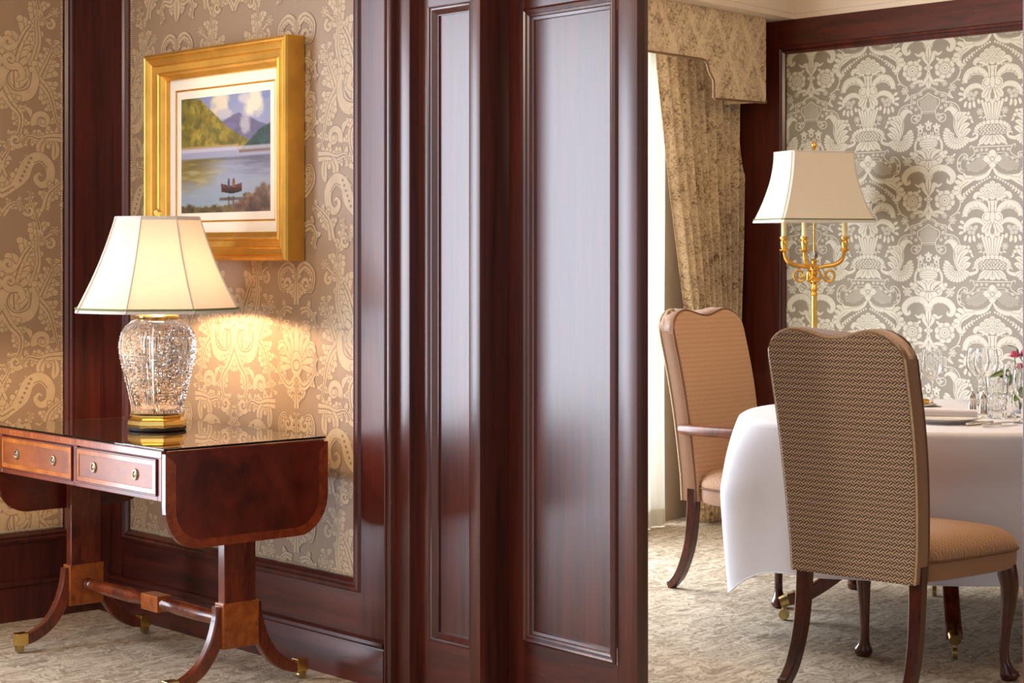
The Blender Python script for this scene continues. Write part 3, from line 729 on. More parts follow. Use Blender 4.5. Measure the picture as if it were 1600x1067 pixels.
# ---- jamb, pilaster and door in the opening
def panelled(name, mat, a0, a1, z0, z1, b, thick, sl, sr, rt, rb, prof, panel_y, loc=(0, 0, 0), rot=TH):
    """stiles, rails, moulding and sunk panel; front face at y=b, local x from a0 to a1"""
    root = bpy.data.objects.new(name, None); COL.objects.link(root); root.location = loc; root.rotation_euler = (0, 0, rot)
    root['kind'] = 'structure'
    MB().bbox(a0, a0 + sl, b, b + thick, z0, z1, .0025).build('stile', mat, root, True)
    MB().bbox(a1 - sr, a1, b, b + thick, z0, z1, .0025).build('stile', mat, root, True)
    MB().box(a0 + sl - .001, a1 - sr + .001, b + .0004, b + thick, z0, z0 + rb).build('rail', M['panel_h'], root)
    MB().box(a0 + sl - .001, a1 - sr + .001, b + .0004, b + thick, z1 - rt, z1).build('rail', M['panel_h'], root)
    MB().rectmould(a0 + sl, a1 - sr, z0 + rb, z1 - rt, prof).build('panel_moulding', mat, root, True, .4)
    d = prof[-1][0] - .002
    MB().box(a0 + sl + d, a1 - sr - d, panel_y, b + thick - .003, z0 + rb + d, z1 - rt - d).build('panel', mat, root)
    return root
B1, B2, B3, B4 = 3.472, 3.490, 3.526, 3.640
t = MB(); t.bbox(A(600, B1), A(612, B1), B1, BW + .1, 0, 2.4, .003)
t.tube([(A(601, B1) + .004, B1 - .001, 0), (A(601, B1) + .004, B1 - .001, 2.4)], .004, 8); t.tube([(A(612, B1) - .006, B1 - .001, 0), (A(612, B1) - .006, B1 - .001, 2.4)], .005, 8)
struct(t.build('trim_1', M['door'], rotz=TH, smooth=True, angle=.5), 'dark wooden casing beside the papered wall')
t = MB(); t.bbox(A(612, B1) - .01, A(640, B2), B2, BW + .16, 0, 2.4, .003)
struct(t.build('trim_2', M['door'], rotz=TH, smooth=True, angle=.5), 'narrow dark wooden door stop strip')
pa0, pa1 = A(640, B2) - .012, A(750, B3)
p = panelled('trim_3', M['door'], A(656, B3), pa1, 0, 2.4, B3, .115, A(668, B3) - A(656, B3), pa1 - A(733.5, B3), .345, .165,
             [(0, B3), (.003, B3 + .002), (.005, B3 + .006), (.010, B3 + .007), (.024, B3 + .020), (.027, B3 + .020), (.0275, B3 + .026)], B3 + .026)
struct(p, 'narrow panelled mahogany pilaster of the doorway')
struct(MB().box(A(612, B1), A(656, B3) + .002, B3 + .0, 3.68, 0, 2.4).build('trim_4', M['door'], rotz=TH), 'dark reveal strip beside the pilaster')
# the ajar door leaf
dl = math.atan2(-0.773, 0.634)
P0 = RW(A(795, B4), B4, 0)
leafw = .548
d1 = panelled('door_1', M['door'], 0, leafw, .008, 2.30, 0, .042, .070, .080, .27, .185,
              [(0, 0), (.002, -.006), (.008, -.010), (.013, -.007), (.015, -.003), (.020, -.005), (.026, -.002), (.028, .004), (.036, .006), (.038, .013)], .013, (P0.x, P0.y, 0), dl)
struct(d1, 'ajar mahogany door leaf with one tall moulded panel')
# wall behind pilaster, lintel and far side of the opening (reach out of the frame)
w = MB(); w.box(A(600, BF) - .02, pa1 - .01, 3.60, 3.68, 0, 2.72); w.box(A(600, BF), 2.4, 3.5, 3.68, 2.40, 2.72)
struct(w.build('wall_partition', M['plaster'], rotz=TH), 'partition above the doorway')
w = MB(); w.bbox(A(1597.6, 3.60), A(1597.6, 3.60) + .14, 3.60, 3.68, 0, 2.4, .003)
struct(w.build('trim_5', M['door'], rotz=TH), 'edge of the door frame at the right margin')
struct(MB().box(A(1597.6, 3.60) + .14, 2.4, 3.56, 3.68, 0, 2.40).build('wall_partition_right', M['panel'], rotz=TH))

# ---- dining room right wall
BR = 7.10
aw = A(1229.5, BR)
wr = struct(MB().box(-6.4, 2.4, BR, BR + .15, 0, 2.72).build('wall_right', M['plaster'], rotz=TH), 'damask papered dining room wall')
MB().box(aw, 2.4, BR - .001, BR, .60, 2.295).build('wallpaper', M['wp_right'], wr)
au = A(1551, BR)
D.build('wallpaper_print', wr, [M['wp_right_print'], M['wp_right_line']], damask_fx(au, 2.221, .3395, .600), (0, 1), [(i, j) for i in range(-2, 3) for j in range(-1, 3)], (aw, A(1640, BR), .60, 2.295), BR - .001)
MB().box(-6.3, aw - .028, BR - .013, BR, 0, 2.47).build('stile', M['panel'], wr)
MB().box(aw - .028, 2.4, BR - .013, BR, 2.32, 2.47).build('frieze_board', M['panel_h'], wr)
MB().box(aw - .028, 2.4, BR - .013, BR, 0, .575).build('wainscot_panel', M['panel_h'], wr)
MB().rectmould(aw - .042, 2.6, .56, 2.295 + .042, [(0, BR - .013), (.006, BR - .024), (.016, BR - .026), (.022, BR - .016), (.030, BR - .022), (.040, BR - .011), (.0425, BR)]).build('wallpaper_moulding', M['panel'], wr)
# cornice on the right wall
cp = [(BR, 2.462), (BR - .018, 2.462), (BR - .020, 2.485), (BR - .030, 2.487), (BR - .034, 2.515), (BR - .060, 2.560), (BR - .095, 2.585), (BR - .10, 2.60), (BR - .13, 2.605), (BR - .14, 2.635), (BR, 2.635)]
struct(MB().prism(cp, -6.2, 2.4, 'x').build('trim_6', M['ceil'], rotz=TH, smooth=True, angle=.5), 'cream plaster cornice above the damask wall')
# ---- window wall (runs at a slight angle), soffit, cornice
x0, x1, z0, z1 = -2.45, -.30, .10, 2.30
ww = MB(); ww.box(-3.15, x0, .45, .60, 0, 2.72); ww.box(x1, .21, .45, .60, 0, 2.72); ww.box(x0, x1, .45, .60, 0, z0); ww.box(x0, x1, .45, .60, z1, 2.72)
ww = struct(ww.build('wall_window', M['plaster'], loc=OW, rotz=TW), 'dining room window wall behind the curtains')
window('window_1', M['white_frame'], x0, x1, z0, z1, .52, 4, 3, OW, TW, 'tall dining room window behind the sheer curtain')
s = MB().prism([(-3.15, -.085), (.12, -.085), (.20, .45), (-3.15, .45)], 2.462, 2.64, 'z')
struct(s.build('trim_7', M['ceil'], loc=OW, rotz=TW), 'cream soffit over the pelmet')
cp = [(-.085, 2.462), (-.100, 2.462), (-.102, 2.485), (-.112, 2.487), (-.116, 2.515), (-.140, 2.560), (-.175, 2.585), (-.18, 2.60), (-.21, 2.605), (-.22, 2.635), (-.085, 2.635)]
struct(MB().prism(cp, -3.15, .105, 'x').build('trim_8', M['ceil'], loc=OW, rotz=TW, smooth=True, angle=.5), 'cream plaster cornice above the pelmet')

# ------------------------------------------------------------------ pelmet, curtain, sheer
pel = thing('pelmet', 'shaped beige damask pelmet with lattice pattern above the window', 'pelmet', OW, TW)
def pelmet_outline():
    pts = [(-2.72, 2.461), (0, 2.461), (0, 2.062), (-.008, 2.052)]
    pts += [(-.10, 2.050), (-.30, 2.046), (-.468, 2.042), (-.474, 2.048), (-.474, 2.105), (-.476, 2.128)]
    pts += [(-.495, 2.145), (-.515, 2.165), (-.530, 2.195), (-.548, 2.212), (-.575, 2.217)]
    pts += [(-2.15, 2.217), (-2.20, 2.19), (-2.245, 2.13), (-2.246, 2.046), (-2.71, 2.05)]
    return pts
po = pelmet_outline()
MB().prism(po, 0, .007).build('front_board', M['pelmet'], pel)
MB().box(-.008, 0, .007, .44, 2.055, 2.461).build('return', M['pelmet'], pel)
MB().box(-2.72, -2.712, .007, .44, 2.055, 2.461).build('return', M['pelmet'], pel)
MB().tube([(x, -.002, z) for x, z in po[2:]], .0055, 8).build('piping', M['welt'], pel, True)

def cloth(name, mat, parent, rows, cols, fn, thick=.0):
    m = MB(); vs = [fn(i / (cols - 1), j / (rows - 1)) for j in range(rows) for i in range(cols)]
    m.add(vs, [(j * cols + i, j * cols + i + 1, (j + 1) * cols + i + 1, (j + 1) * cols + i) for j in range(rows - 1) for i in range(cols - 1)])
    o = m.build(name, mat, parent, True, 3.0)
    if thick:
        md = o.modifiers.new('thickness', 'SOLIDIFY'); md.thickness = thick
    return o
random.seed(3)
cur = thing('curtain', 'patterned beige drape tied back behind the armchair', 'curtain', OW, TW)
def lerp_tab(tab, z):
    for (za, *a), (zb, *b) in zip(tab, tab[1:]):
        if za >= z >= zb:
            k = (za - z) / (za - zb); k = k * k * (3 - 2 * k) if za < 1.2 else k
            return [p + (q - p) * k for p, q in zip(a, b)]
    return list(tab[-1][1:])
ctab = [(2.40, -.60, .285, .26), (2.20, -.572, .272, .26), (1.6, -.470, .200, .25), (1.03, -.357, .135, .24), (.68, -.275, .10, .24), (.40, -.250, .105, .25), (.012, -.245, .115, .25)]
def cur_fn(u, v):
    z = 2.40 + (.012 - 2.40) * v
    l, r, y = lerp_tab(ctab, z)
    wid = r - l
    uu = u + .012 * math.sin(u * 23 + 1.1)
    x = l + wid * uu
    amp = min(.045, .032 * .85 / wid)
    # the leading edge is a broad flat fold
    k = min(1, max(0, (u - .16) / .15))
    ph = u * 2 * math.pi * 10.5 + .35 * math.sin(v * 5)
    return (x + .10 * wid / 10 * math.sin(2 * ph) * k, y + amp * math.sin(ph) * (.25 + .75 * k) - .03 * (1 - k) * math.sin(u / .3 * 3), z)
cloth('drape', M['curtain'], cur, 60, 210, cur_fn, .003)
tb = MB()
tb.loft([[(-.295 + .42 * math.sin(i / 12 * math.pi / 2) * (1 if True else 1), .24 + .07 * math.cos(i / 12 * math.pi * 1.0 + math.pi / 2) * 0 - .055 * math.sin(i / 12 * math.pi), .66 + .05 * (i / 12) + dz) for dz in (-.02, .02)] for i in range(13)], False, False, False)
tb.build('tieback', M['curtain'], cur, True)
sh = thing('sheer_curtain', 'plain cream sheer hanging beside the patterned drape', 'curtain', OW, TW)
def sheer_fn(u, v):
    x = -1.05 + (1.05 - .335) * u; z = 2.40 + (.006 - 2.40) * v
    return (x + .004 * math.sin(v * 7), .37 + .018 * math.sin(u * 2 * math.pi * 6 + .5 * math.sin(u * 9)) + .004 * math.sin(u * 140), z)
cloth('sheer_panel', M['sheer'], sh, 24, 300, sheer_fn)
def hem_fn(u, v):
    x, y, z = sheer_fn(u, 0); return (x, y - .003, .012 + .075 * v)
cloth('hem', M['sheer'], sh, 2, 300, hem_fn)

# ------------------------------------------------------------------ picture
PB = 3.42
pu0, pu1 = -5.732, -4.865
pz0, pz1 = 1.296, 2.018
pic = thing('framed_painting', 'gilt framed lake and mountain painting hanging above the lamp', 'painting', (0, 0, 0), TH)
pic.location = RW((pu0 + pu1) / 2, BW, pz0)
def PX(a): return a - (pu0 + pu1) / 2
pw = (pu1 - pu0) / 2; ph = pz1 - pz0
yb = PB - BW
prof = [(0, -.004), (0, yb + .012), (.003, yb + .004), (.010, yb), (.015, yb + .002), (.017, yb + .006), (.020, yb + .003), (.024, yb + .006), (.040, yb + .014), (.044, yb + .012), (.046, yb + .017), (.066, yb + .022), (.070, yb + .018), (.075, yb + .020), (.078, yb + .026), (.090, yb + .036), (.095, yb + .038), (.095, yb + .055)]
MB().rectmould(-pw, pw, 0, ph, prof).build('gilt_frame', M['giltframe'], pic, True, .35)
MB().box(-pw + .01, pw - .01, -.012, -.006, .01, ph - .01).build('back_board', M['black'], pic)
M['mat'] = plain('ivory_mount', RGB(232, 224, 206), 0.7, var=.02)
ym = yb + .053
MB().rectmould(-pw + .092, pw - .092, .092, ph - .092, [(0, ym), (.038, ym), (.0385, ym + .003)]).build('mount', M['mat'], pic)
MB().rectmould(-pw + .1305, pw - .1305, .1305, ph - .1305, [(0, ym + .003), (.006, ym + .001), (.0065, ym + .004)]).build('fillet', M['giltframe'], pic)
MB().rectmould(-pw + .137, pw - .137, .137, ph - .137, [(0, ym + .004), (.026, ym + .004), (.0262, ym + .006)]).build('inner_mount', M['mat'], pic)

def paint_mat():
    m, nt, bs = newmat('oil_paint')
    at = N(nt, 'ShaderNodeAttribute', attribute_name='paint')
    nt.links.new(at.outputs['Color'], bs.inputs['Base Color'])
    bs.inputs['Roughness'].default_value = .35
    bump(nt, bs, noise(nt, coords(nt, (60, 60, 160)), 3, 3), .15, .001)
    return m
def painting(px0, px1, pz0, pz1, y, parent):
    nx, nz = 190, 150
    rng = np.random.RandomState(5)
    def fbm(sx, sy, seed):
        r = np.random.RandomState(seed); out = np.zeros((nz, nx)); amp = 1; tot = 0
        for o in range(4):
            gx, gy = max(2, int(sx * 2 ** o)), max(2, int(sy * 2 ** o))
            g = r.rand(gy + 2, gx + 2)
            yy = np.linspace(0, gy, nz); xx = np.linspace(0, gx, nx)
            y0 = yy.astype(int); x0 = xx.astype(int); fy = (yy - y0)[:, None]; fx = (xx - x0)[None]
            fy = fy * fy * (3 - 2 * fy); fx = fx * fx * (3 - 2 * fx)
            a = g[y0][:, x0]; b = g[y0][:, x0 + 1]; c = g[y0 + 1][:, x0]; d = g[y0 + 1][:, x0 + 1]
            out += amp * ((a * (1 - fx) + b * fx) * (1 - fy) + (c * (1 - fx) + d * fx) * fy); tot += amp; amp *= .55
        return out / tot
    Xn, Yn = np.meshgrid(np.linspace(0, 1, nx), np.linspace(0, 1, nz))   # Yn: 0 top
    c3 = lambda r, g, b: np.array([r, g, b], float)
    n1 = fbm(5, 5, 1); n2 = fbm(12, 12, 2); n3 = fbm(4, 26, 3); n4 = fbm(24, 20, 4)
    img = np.zeros((nz, nx, 3))
    def mix(mask, col):
        nonlocal img
        mask = np.clip(mask, 0, 1)[..., None]
        img = img * (1 - mask) + (col if np.ndim(col) == 3 else np.broadcast_to(col, img.shape)) * mask
    def sm(x, e=.012): return np.clip(.5 + x / e, 0, 1)
    img[:] = c3(136, 150, 200); mix(Yn * 2.2 - .1, c3(176, 182, 214))
    def blob(cx, cy, rx, ry, col, k=1.0):
        d = ((Xn - cx) / rx) ** 2 + ((Yn - cy) / ry) ** 2
        mix(np.clip((1.15 - d + (n2 - .5) * 1.4) * 1.4, 0, 1) * k, col)
    blob(.45, .07, .11, .13, c3(232, 222, 196)); blob(.50, .16, .10, .05, c3(196, 196, 210)); blob(.82, .09, .11, .13, c3(236, 228, 206)); blob(.72, .04, .08, .06, c3(212, 210, 216), .8); blob(.95, .03, .05, .04, c3(120, 140, 196), .9)
    def hill(pts, col, e=.012):
        hx = np.array([p[0] for p in pts]); hy = np.array([p[1] for p in pts])
        prof = np.interp(Xn, hx, hy) + (n2 - .5) * .02
        mix(sm(Yn - prof, e) * (Yn < .47) * ((Xn >= hx[0]) & (Xn <= hx[-1])), col)
    mc = c3(112, 108, 158)[None, None] * (1 - n1[..., None] * .25) + 20 * n3[..., None]
    hill([(.36, .30), (.46, .23), (.54, .20), (.60, .175), (.66, .16), (.72, .19), (.80, .22), (.90, .26), (1, .29)], mc)
    blob(.73, .26, .07, .09, c3(196, 198, 208), .75); blob(.56, .28, .08, .05, c3(128, 124, 176), .6)
    gc = (c3(176, 156, 52)[None, None] * (.55 + .75 * n2[..., None]) * np.array([1, 1, 1])); gd = np.clip((n4 - .52) * 6, 0, 1)[..., None]; gc = gc * (1 - gd * .5) + c3(84, 84, 36) * gd * .5
    dk = np.clip((.22 - Xn - (Yn - .05) * .3) * 4, 0, 1)[..., None]; gc = gc * (1 - dk * .35) + c3(72, 92, 40) * dk * .35
    hill([(0, .0), (.10, -.01), (.22, .015), (.32, .10), (.42, .18), (.52, .27), (.64, .335), (.74, .385), (.80, .42)], gc)
    tc = c3(52, 84, 84)[None, None] * (.6 + .8 * n4[..., None])
    hill([(.64, .485), (.70, .455), (.76, .415), (.82, .36), (.88, .32), (.94, .29), (1, .27)], tc)
    # water
    wat = sm(Yn - .425 - .03 * (Xn > .66) * 0, .006)
    wl_ = (1 - np.clip((Yn - .43) / .6, 0, 1))[..., None] * c3(176, 178, 212) + np.clip((Yn - .43) / .6, 0, 1)[..., None] * c3(146, 176, 192)
    hillr = sm(Yn - np.interp(Xn, [.62, .66, 1], [.52, .485, .475]), .01)
    mix(wat * np.where(Xn > .64, hillr, 1), wl_)
    mix(sm(Yn - .425, .006) * sm(.442 - Yn, .006) * (Xn < .66), c3(206, 168, 96)); mix(sm(Yn - .445, .01) * sm(.475 - Yn, .01) * .7, c3(226, 222, 236))
    mix(sm(Yn - .475, .01) * sm(.50 - Yn, .01) * (Xn > .66) * .8, c3(140, 96, 84))
    band = np.clip(1 - np.abs(Yn - .545) / .02, 0, 1); mix(band * .55, c3(84, 84, 84))
    g = np.clip((.52 - Xn - (Yn - .54) * .6 + (n3 - .5) * .5) * 3.4, 0, 1) * sm(Yn - .535, .02) * np.clip((.84 - Yn + (n3 - .5) * .2) * 6, 0, 1)
    mix(g * .92, c3(150, 128, 52)[None, None] * (.6 + .8 * n3[..., None])); mix(g * np.clip((.64 - Yn) * 7, 0, 1) * .5, c3(92, 92, 62))
    g = np.clip((Xn - .52 - (Yn - .54) * .4 + (n3 - .5) * .6) * 3.2, 0, 1) * sm(Yn - .53, .02) * np.clip((.76 - Yn + (n3 - .5) * .25) * 5, 0, 1)
    mix(g * .8, c3(98, 96, 124)[None, None] * (.7 + .6 * n3[..., None]))
    mix(np.clip((n3 - .58) * 6, 0, 1) * wat * .35 * (Yn > .55), c3(196, 208, 220))
    # shore and boat
    gs = sm(Yn - (.94 - .05 * np.clip(Xn - .3, 0, 1) + (n4 - .5) * .06), .02); mix(gs, c3(108, 92, 52)[None, None] * (.45 + 1.0 * n4[..., None]))
    gs = sm(Yn - (.905 - .12 * np.clip((Xn - .62) / .38, 0, 1) + (n4 - .5) * .07), .02) * sm(Xn - .60, .06) ; mix(gs, c3(120, 88, 66)[None, None] * (.4 + 1.1 * n4[..., None]))
    for cx, cy, rx, ry in ((.86, .83, .045, .04), (.93, .815, .05, .055), (.985, .83, .03, .05), (.76, .86, .06, .025)): blob(cx, cy, rx, ry, c3(140, 108, 84)[None, None] * (.5 + .9 * n4[..., None]))
    mix(sm(.09 - np.abs(Xn - .56) * .8 - np.abs(Yn - .885) * 6, .05) * .6, c3(86, 66, 58)); mix(sm(Yn - .875, .01) * sm(.90 - Yn, .01) * (Xn > .44) * (Xn < .75) * .7, c3(92, 72, 60))
    hull = (Yn > .765 + .05 * np.abs((Xn - .575) / .13) * -.5 + .012) & (Yn < .845 - .02 * np.abs((Xn - .58) / .12)) & (np.abs(Xn - .575 + (Yn - .8) * .3 * np.sign(Xn - .575) * -1) < .128 - (Yn - .76) * .35)
    mix(hull.astype(float), c3(70, 36, 30)); mix((hull & (Yn < .795)).astype(float) * .9, c3(118, 62, 46)); mix((hull & (Yn > .825)).astype(float), c3(40, 26, 26))
    for cx, cc in ((.545, c3(70, 84, 132)), (.60, c3(150, 88, 48))):
        mix(((np.abs(Xn - cx) < .014) & (Yn > .735) & (Yn < .79)).astype(float), cc); mix((((Xn - cx) / .011) ** 2 + ((Yn - .727) / .014) ** 2 < 1).astype(float), c3(110, 72, 56))
        mix(((np.abs(Xn - cx) < .008) & (Yn > .86) & (Yn < .95)).astype(float) * .6, c3(70, 60, 60))
    gy = img.mean(axis=2, keepdims=True); img = np.clip((gy + (img - gy) * .86) * .86, 0, 255) / 255.0
    linr = np.where(img <= .04045, img / 12.92, ((img + .055) / 1.055) ** 2.4)
    vs = [(px0 + (px1 - px0) * i / (nx - 1), y, pz1 + (pz0 - pz1) * j / (nz - 1)) for j in range(nz) for i in range(nx)]
    fs = [(j * nx + i, (j + 1) * nx + i, (j + 1) * nx + i + 1, j * nx + i + 1) for j in range(nz - 1) for i in range(nx - 1)]
    me = bpy.data.meshes.new('canvas'); me.from_pydata(vs, [], fs); me.materials.append(paint_mat())
    ca = me.color_attributes.new('paint', 'FLOAT_COLOR', 'POINT')
    buf = np.ones((nz * nx, 4), np.float32); buf[:, :3] = linr.reshape(-1, 3)
    ca.data.foreach_set('color', buf.ravel())
    o = bpy.data.objects.new('canvas', me); COL.objects.link(o); o.parent = parent
    o['label'] = 'oil painting of a lake, hills and a rowing boat'
painting(-pw + .163, pw - .163, .163, ph - .163, ym + .005, pic)

# ------------------------------------------------------------------ sofa table
HT = 0.747
ta0, ta1 = -5.69, -4.672         # ends of the fixed top
tb0, tb1 = 2.850, 3.430          # front and back
ca, cb = (ta0 + ta1) / 2, (tb0 + tb1) / 2
tl = RW(ca, cb, 0)
tab = thing('sofa_table', 'mahogany sofa table with two drawers, drop leaves and brass casters', 'table', tl, TH)
hx, hy = (ta1 - ta0) / 2, (tb1 - tb0) / 2
MB().bbox(-hx, hx, -hy, hy, HT - .022, HT, .004).build('table_top', M['mahog'], tab, True)
MB().bbox(-hx - .002, hx + .002, -hy - .0015, -hy + .004, HT - .021, HT - .002, .001).build('edge_crossband', M['crossband'], tab)
fz0 = HT - .148
MB().box(-hx + .004, hx - .004, -hy + .010, hy - .006, fz0 + .004, HT - .022).build('frieze', M['mahog'], tab)
MB().bbox(-hx + .002, -hx + .024, -hy + .002, -hy + .014, fz0, HT - .022, .002).build('frieze_stile', M['mahog'], tab)
MB().bbox(hx - .024, hx - .002, -hy + .002, -hy + .014, fz0, HT - .022, .002).build('frieze_stile', M['mahog'], tab)
MB().bbox(-.012, .012, -hy + .002, -hy + .014, fz0, HT - .022, .002).build('frieze_stile', M['mahog'], tab)
MB().bbox(-hx + .024, hx - .024, -hy + .002, -hy + .014, fz0, fz0 + .014, .002).build('frieze_rail', M['mahog'], tab)
def drawer(x0, x1, parent):
    z0, z1 = fz0 + .016, HT - .026
    d = MB().bbox(x0, x1, -hy - .001, -hy + .012, z0, z1, .002).build('drawer', M['satin2'], parent)
    MB().rectmould(x0 + .004, x1 - .004, z0 + .004, z1 - .004, [(0, -hy), (.001, -hy - .003), (.014, -hy - .003), (.015, -hy)]).build('crossband', M['satin'], d)
    MB().rectmould(x0, x1, z0, z1, [(0, -hy + .004), (0, -hy - .004), (.003, -hy - .004), (.0035, -hy)]).build('cock_bead', M['mahog'], d)
    for k in (.235, .755):
        cx = x0 + (x1 - x0) * k; cz = (z0 + z1) / 2
        m = MB(); m.lathe([(.0005, -.0065), (.003, -.0062), (.0045, -.004), (.0065, -.0025), (.0085, -.0030), (.0105, -.0052), (.0125, -.005), (.0138, -.002), (.014, 0)], 20)
        m.v = [(cx + x, -hy - .001 + z, cz + y * 1.25) for x, y, z in m.v]
        m.build('knob', M['knob'], d, True, .8)
        r = MB(); r.tube([(cx + .0095 * math.cos(a * math.pi / 10), -hy - .0062, cz - .001 + .0125 * math.sin(a * math.pi / 10)) for a in range(21)], .0016, 6)
        r.build('knob_ring', M['knob'], d, True)
    return d
drawer(-hx + .026, -.014, tab); drawer(.014, hx - .026, tab)
def leaf_outline(h, r):
    pts = [(-hy, 0), (hy, 0)]
    pts += [(hy - r + r * math.cos(-a * math.pi / 20), -h + r * 1.15 + r * 1.15 * math.sin(-a * math.pi / 20)) for a in range(0, 11)]
    pts += [(-hy + r - r * math.sin(a * math.pi / 20), -h + r * 1.15 - r * 1.15 * math.cos(a * math.pi / 20)) for a in range(0, 11)]
    return pts
def leafpart(x, side):
    lo = [(y, HT - .008 + z) for y, z in leaf_outline(.282, .11)]
    o = MB().prism(lo, x, x + side * .019, 'x').build('drop_leaf', M['leaf'], tab)
    inner = [(y * .88, HT - .008 + (-.03 + (z) * .80)) for y, z in leaf_outline(.282, .10)]
    ring = MB(); xo = x + side * .0195
    n = len(lo)
    ring.add([(xo, y, z) for y, z in lo] + [(xo + side * .0004, y, z) for y, z in inner], [(i, (i + 1) % n, n + (i + 1) % n, n + i) for i in range(1, n)])
    ring.build('leaf_crossband', M['crossband_v'], o)
    MB().tube([(x + side * .006, -hy + .01, HT - .008), (x + side * .006, hy - .01, HT - .008)], .0075, 10).build('rule_joint', M['leaf'], o, True)
M['crossband_v'] = wood('leaf_crossband', RGB(86, 24, 12), RGB(168, 78, 36), (4, 22, 22), 0.22, 0.5, 1.6, 3.0, 0.1)
leafpart(hx + .003, 1); leafpart(-hx - .003, -1)
# trestles
def sabre(side_y, x, parent):
    prof = catmull([(0.055, .262), (.062, .215), (.085, .150), (.125, .090), (.175, .055), (.222, .040)], 6)
    m = MB()
    m.tube([(x, side_y * y, z) for y, z in prof], [(.014, .026 - .010 * i / len(prof)) for i in range(len(prof))], up=(1, 0, 0), sq=True)
    leg = m.build('leg', M['mahog_leg'], parent, True, .5)
    c = MB(); y0, y1 = sorted((side_y * .212, side_y * .252))
    c.bbox(x - .017, x + .017, y0, y1, .026, .066, .002)
    c.build('caster_cap', M['brass'], leg)
    c = MB(); yc = side_y * .236
    c.box(x - .011, x - .008, yc - .012, yc + .012, .008, .03); c.box(x + .008, x + .011, yc - .012, yc + .012, .008, .03)
    for i in range(1): c.tube([(x - .007, yc, .0125), (x + .007, yc, .0125)], .0125, 14)
    c.build('caster', M['oldbrass'], leg, True, .5)
for sx in (-1, 1):
    x = sx * (hx - .045)
    MB().bbox(x - .017, x + .017, -.056, .056, .27, fz0 + .004, .002).build('upright', M['mahog_leg'], tab)
    MB().bbox(x - .024, x + .024, -.064, .064, .135, .272, .003).build('pedestal_block', M['burl'], tab)
    MB().bbox(x - .022, x + .022, -.20, .20, fz0 - .022, fz0 + .004, .003).build('bearer', M['mahog_leg'], tab)
    sabre(-1, x, tab); sabre(1, x, tab)
def rod(x0, x1, rev):
    pr = [(.012, 0), (.020, .004), (.020, .012), (.014, .016), (.019, .022), (.019, .030), (.015, .036), (.021, .09), (.0235, .18), (.0235, .26), (.018, .330), (.022, .336), (.022, .346), (.014, .352)]
    Ln = x1 - x0; m = MB(); rings = []
    for r, t in pr:
        x = x0 + (t / .352) * Ln if not rev else x1 - (t / .352) * Ln
        rings.append([(x, r * math.cos(k * math.pi / 9), .204 + r * math.sin(k * math.pi / 9)) for k in range(18)])
    m.loft(rings); return m
rod(-hx + .068, -.045, False).build('stretcher', M['mahog_leg'], tab, True, .6)
rod(.045, hx - .068, True).build('stretcher', M['mahog_leg'], tab, True, .6)
MB().bbox(-.050, .050, -.026, .026, .178, .230, .003).build('stretcher_block', M['burl'], tab)
# the glass sheet protecting the top
gs = MB().bbox(-hx + .001, hx + .012, -hy + .001, hy - .001, HT + .0006, HT + .0066, .0015).build('glass_sheet', M['sheet'], None)
gs.location = tl; gs.rotation_euler = (0, 0, TH)
tag(gs, 'clear glass sheet lying on top of the mahogany sofa table', 'glass sheet')
ZT = HT + .0072

# ------------------------------------------------------------------ crystal table lamp
lb = 3.155; la = A(246, lb)
lloc = RW(la, lb, ZT)
lamp = thing('table_lamp', 'cut crystal table lamp with a lit cream panelled shade', 'lamp', lloc, 0)
# base (z above table)
MB().lathe([(.088, 0), (.092, .003), (.092, .011), (.086, .014)], 40).build('felt_base', M['black'], lamp, True, .5)
MB().lathe([(.086, .006), (.094, .010), (.096, .020), (.094, .032), (.088, .036), (.084, .040), (.088, .046), (.088, .050), (.070, .054)], 8, ph=.39).build('brass_base', M['brass'], lamp, False)
def crystal_r(t, z):
    # six cut lens panels of diamonds between fluted sprays
    k = 6; a = (t * k / (2 * math.pi) + .5) % 1.0 - .5      # -0.5..0.5 within a panel
    zz = (z - .055) / .31
    lens = .40 * math.sin(math.pi * min(1, max(0, (zz - .02) / .86))) ** .7
    if abs(a) < lens:
        u = a * 11; w = zz * 17
        d1 = abs(((u + w) % 1.0) - .5); d2 = abs(((u - w) % 1.0) - .5)
        dep = -.040 + .075 * min(d1, d2) * 2
        e = (lens - abs(a)) / .05
        return 1 + dep * min(1, e) - .022 * (1 if e < .8 else 0)
    g = (.5 - abs(a)) * 22
    return 1 - .020 * abs(math.sin(g * math.pi)) 
cprof = [(.070, .052), (.078, .056), (.082, .066), (.086, .085), (.092, .115), (.100, .150), (.108, .185), (.115, .215), (.1205, .245), (.1225, .268), (.121, .290), (.115, .312), (.103, .332), (.084, .348), (.066, .356), (.060, .360)]
cp2 = catmull(cprof, 7)
cr = MB(); cr.lathe(cp2, 216, fr=crystal_r)
inner = catmull([(.050, .072), (.066, .090), (.080, .13), (.094, .18), (.104, .23), (.108, .265), (.103, .30), (.085, .330), (.060, .344)], 6)
cr.lathe(inner, 48)
cr.build('crystal_body', M['glass'], lamp, True, .25)
MB().tube([(0, 0, .074), (0, 0, .342)], .006, 10).build('inner_rod', M['silver'], lamp, True)
MB().lathe([(.066, .357), (.070, .362), (.070, .366), (.052, .372), (.022, .376), (.018, .384), (.014, .390), (.016, .396), (.016, .412), (.008, .414)], 32).build('brass_neck', M['brass'], lamp, True, .5)
sz0, sz1 = 1.134 - ZT, 1.436 - ZT
NP = 8; PH = math.radians(-90 - 9.9 + 22.5 * 0)
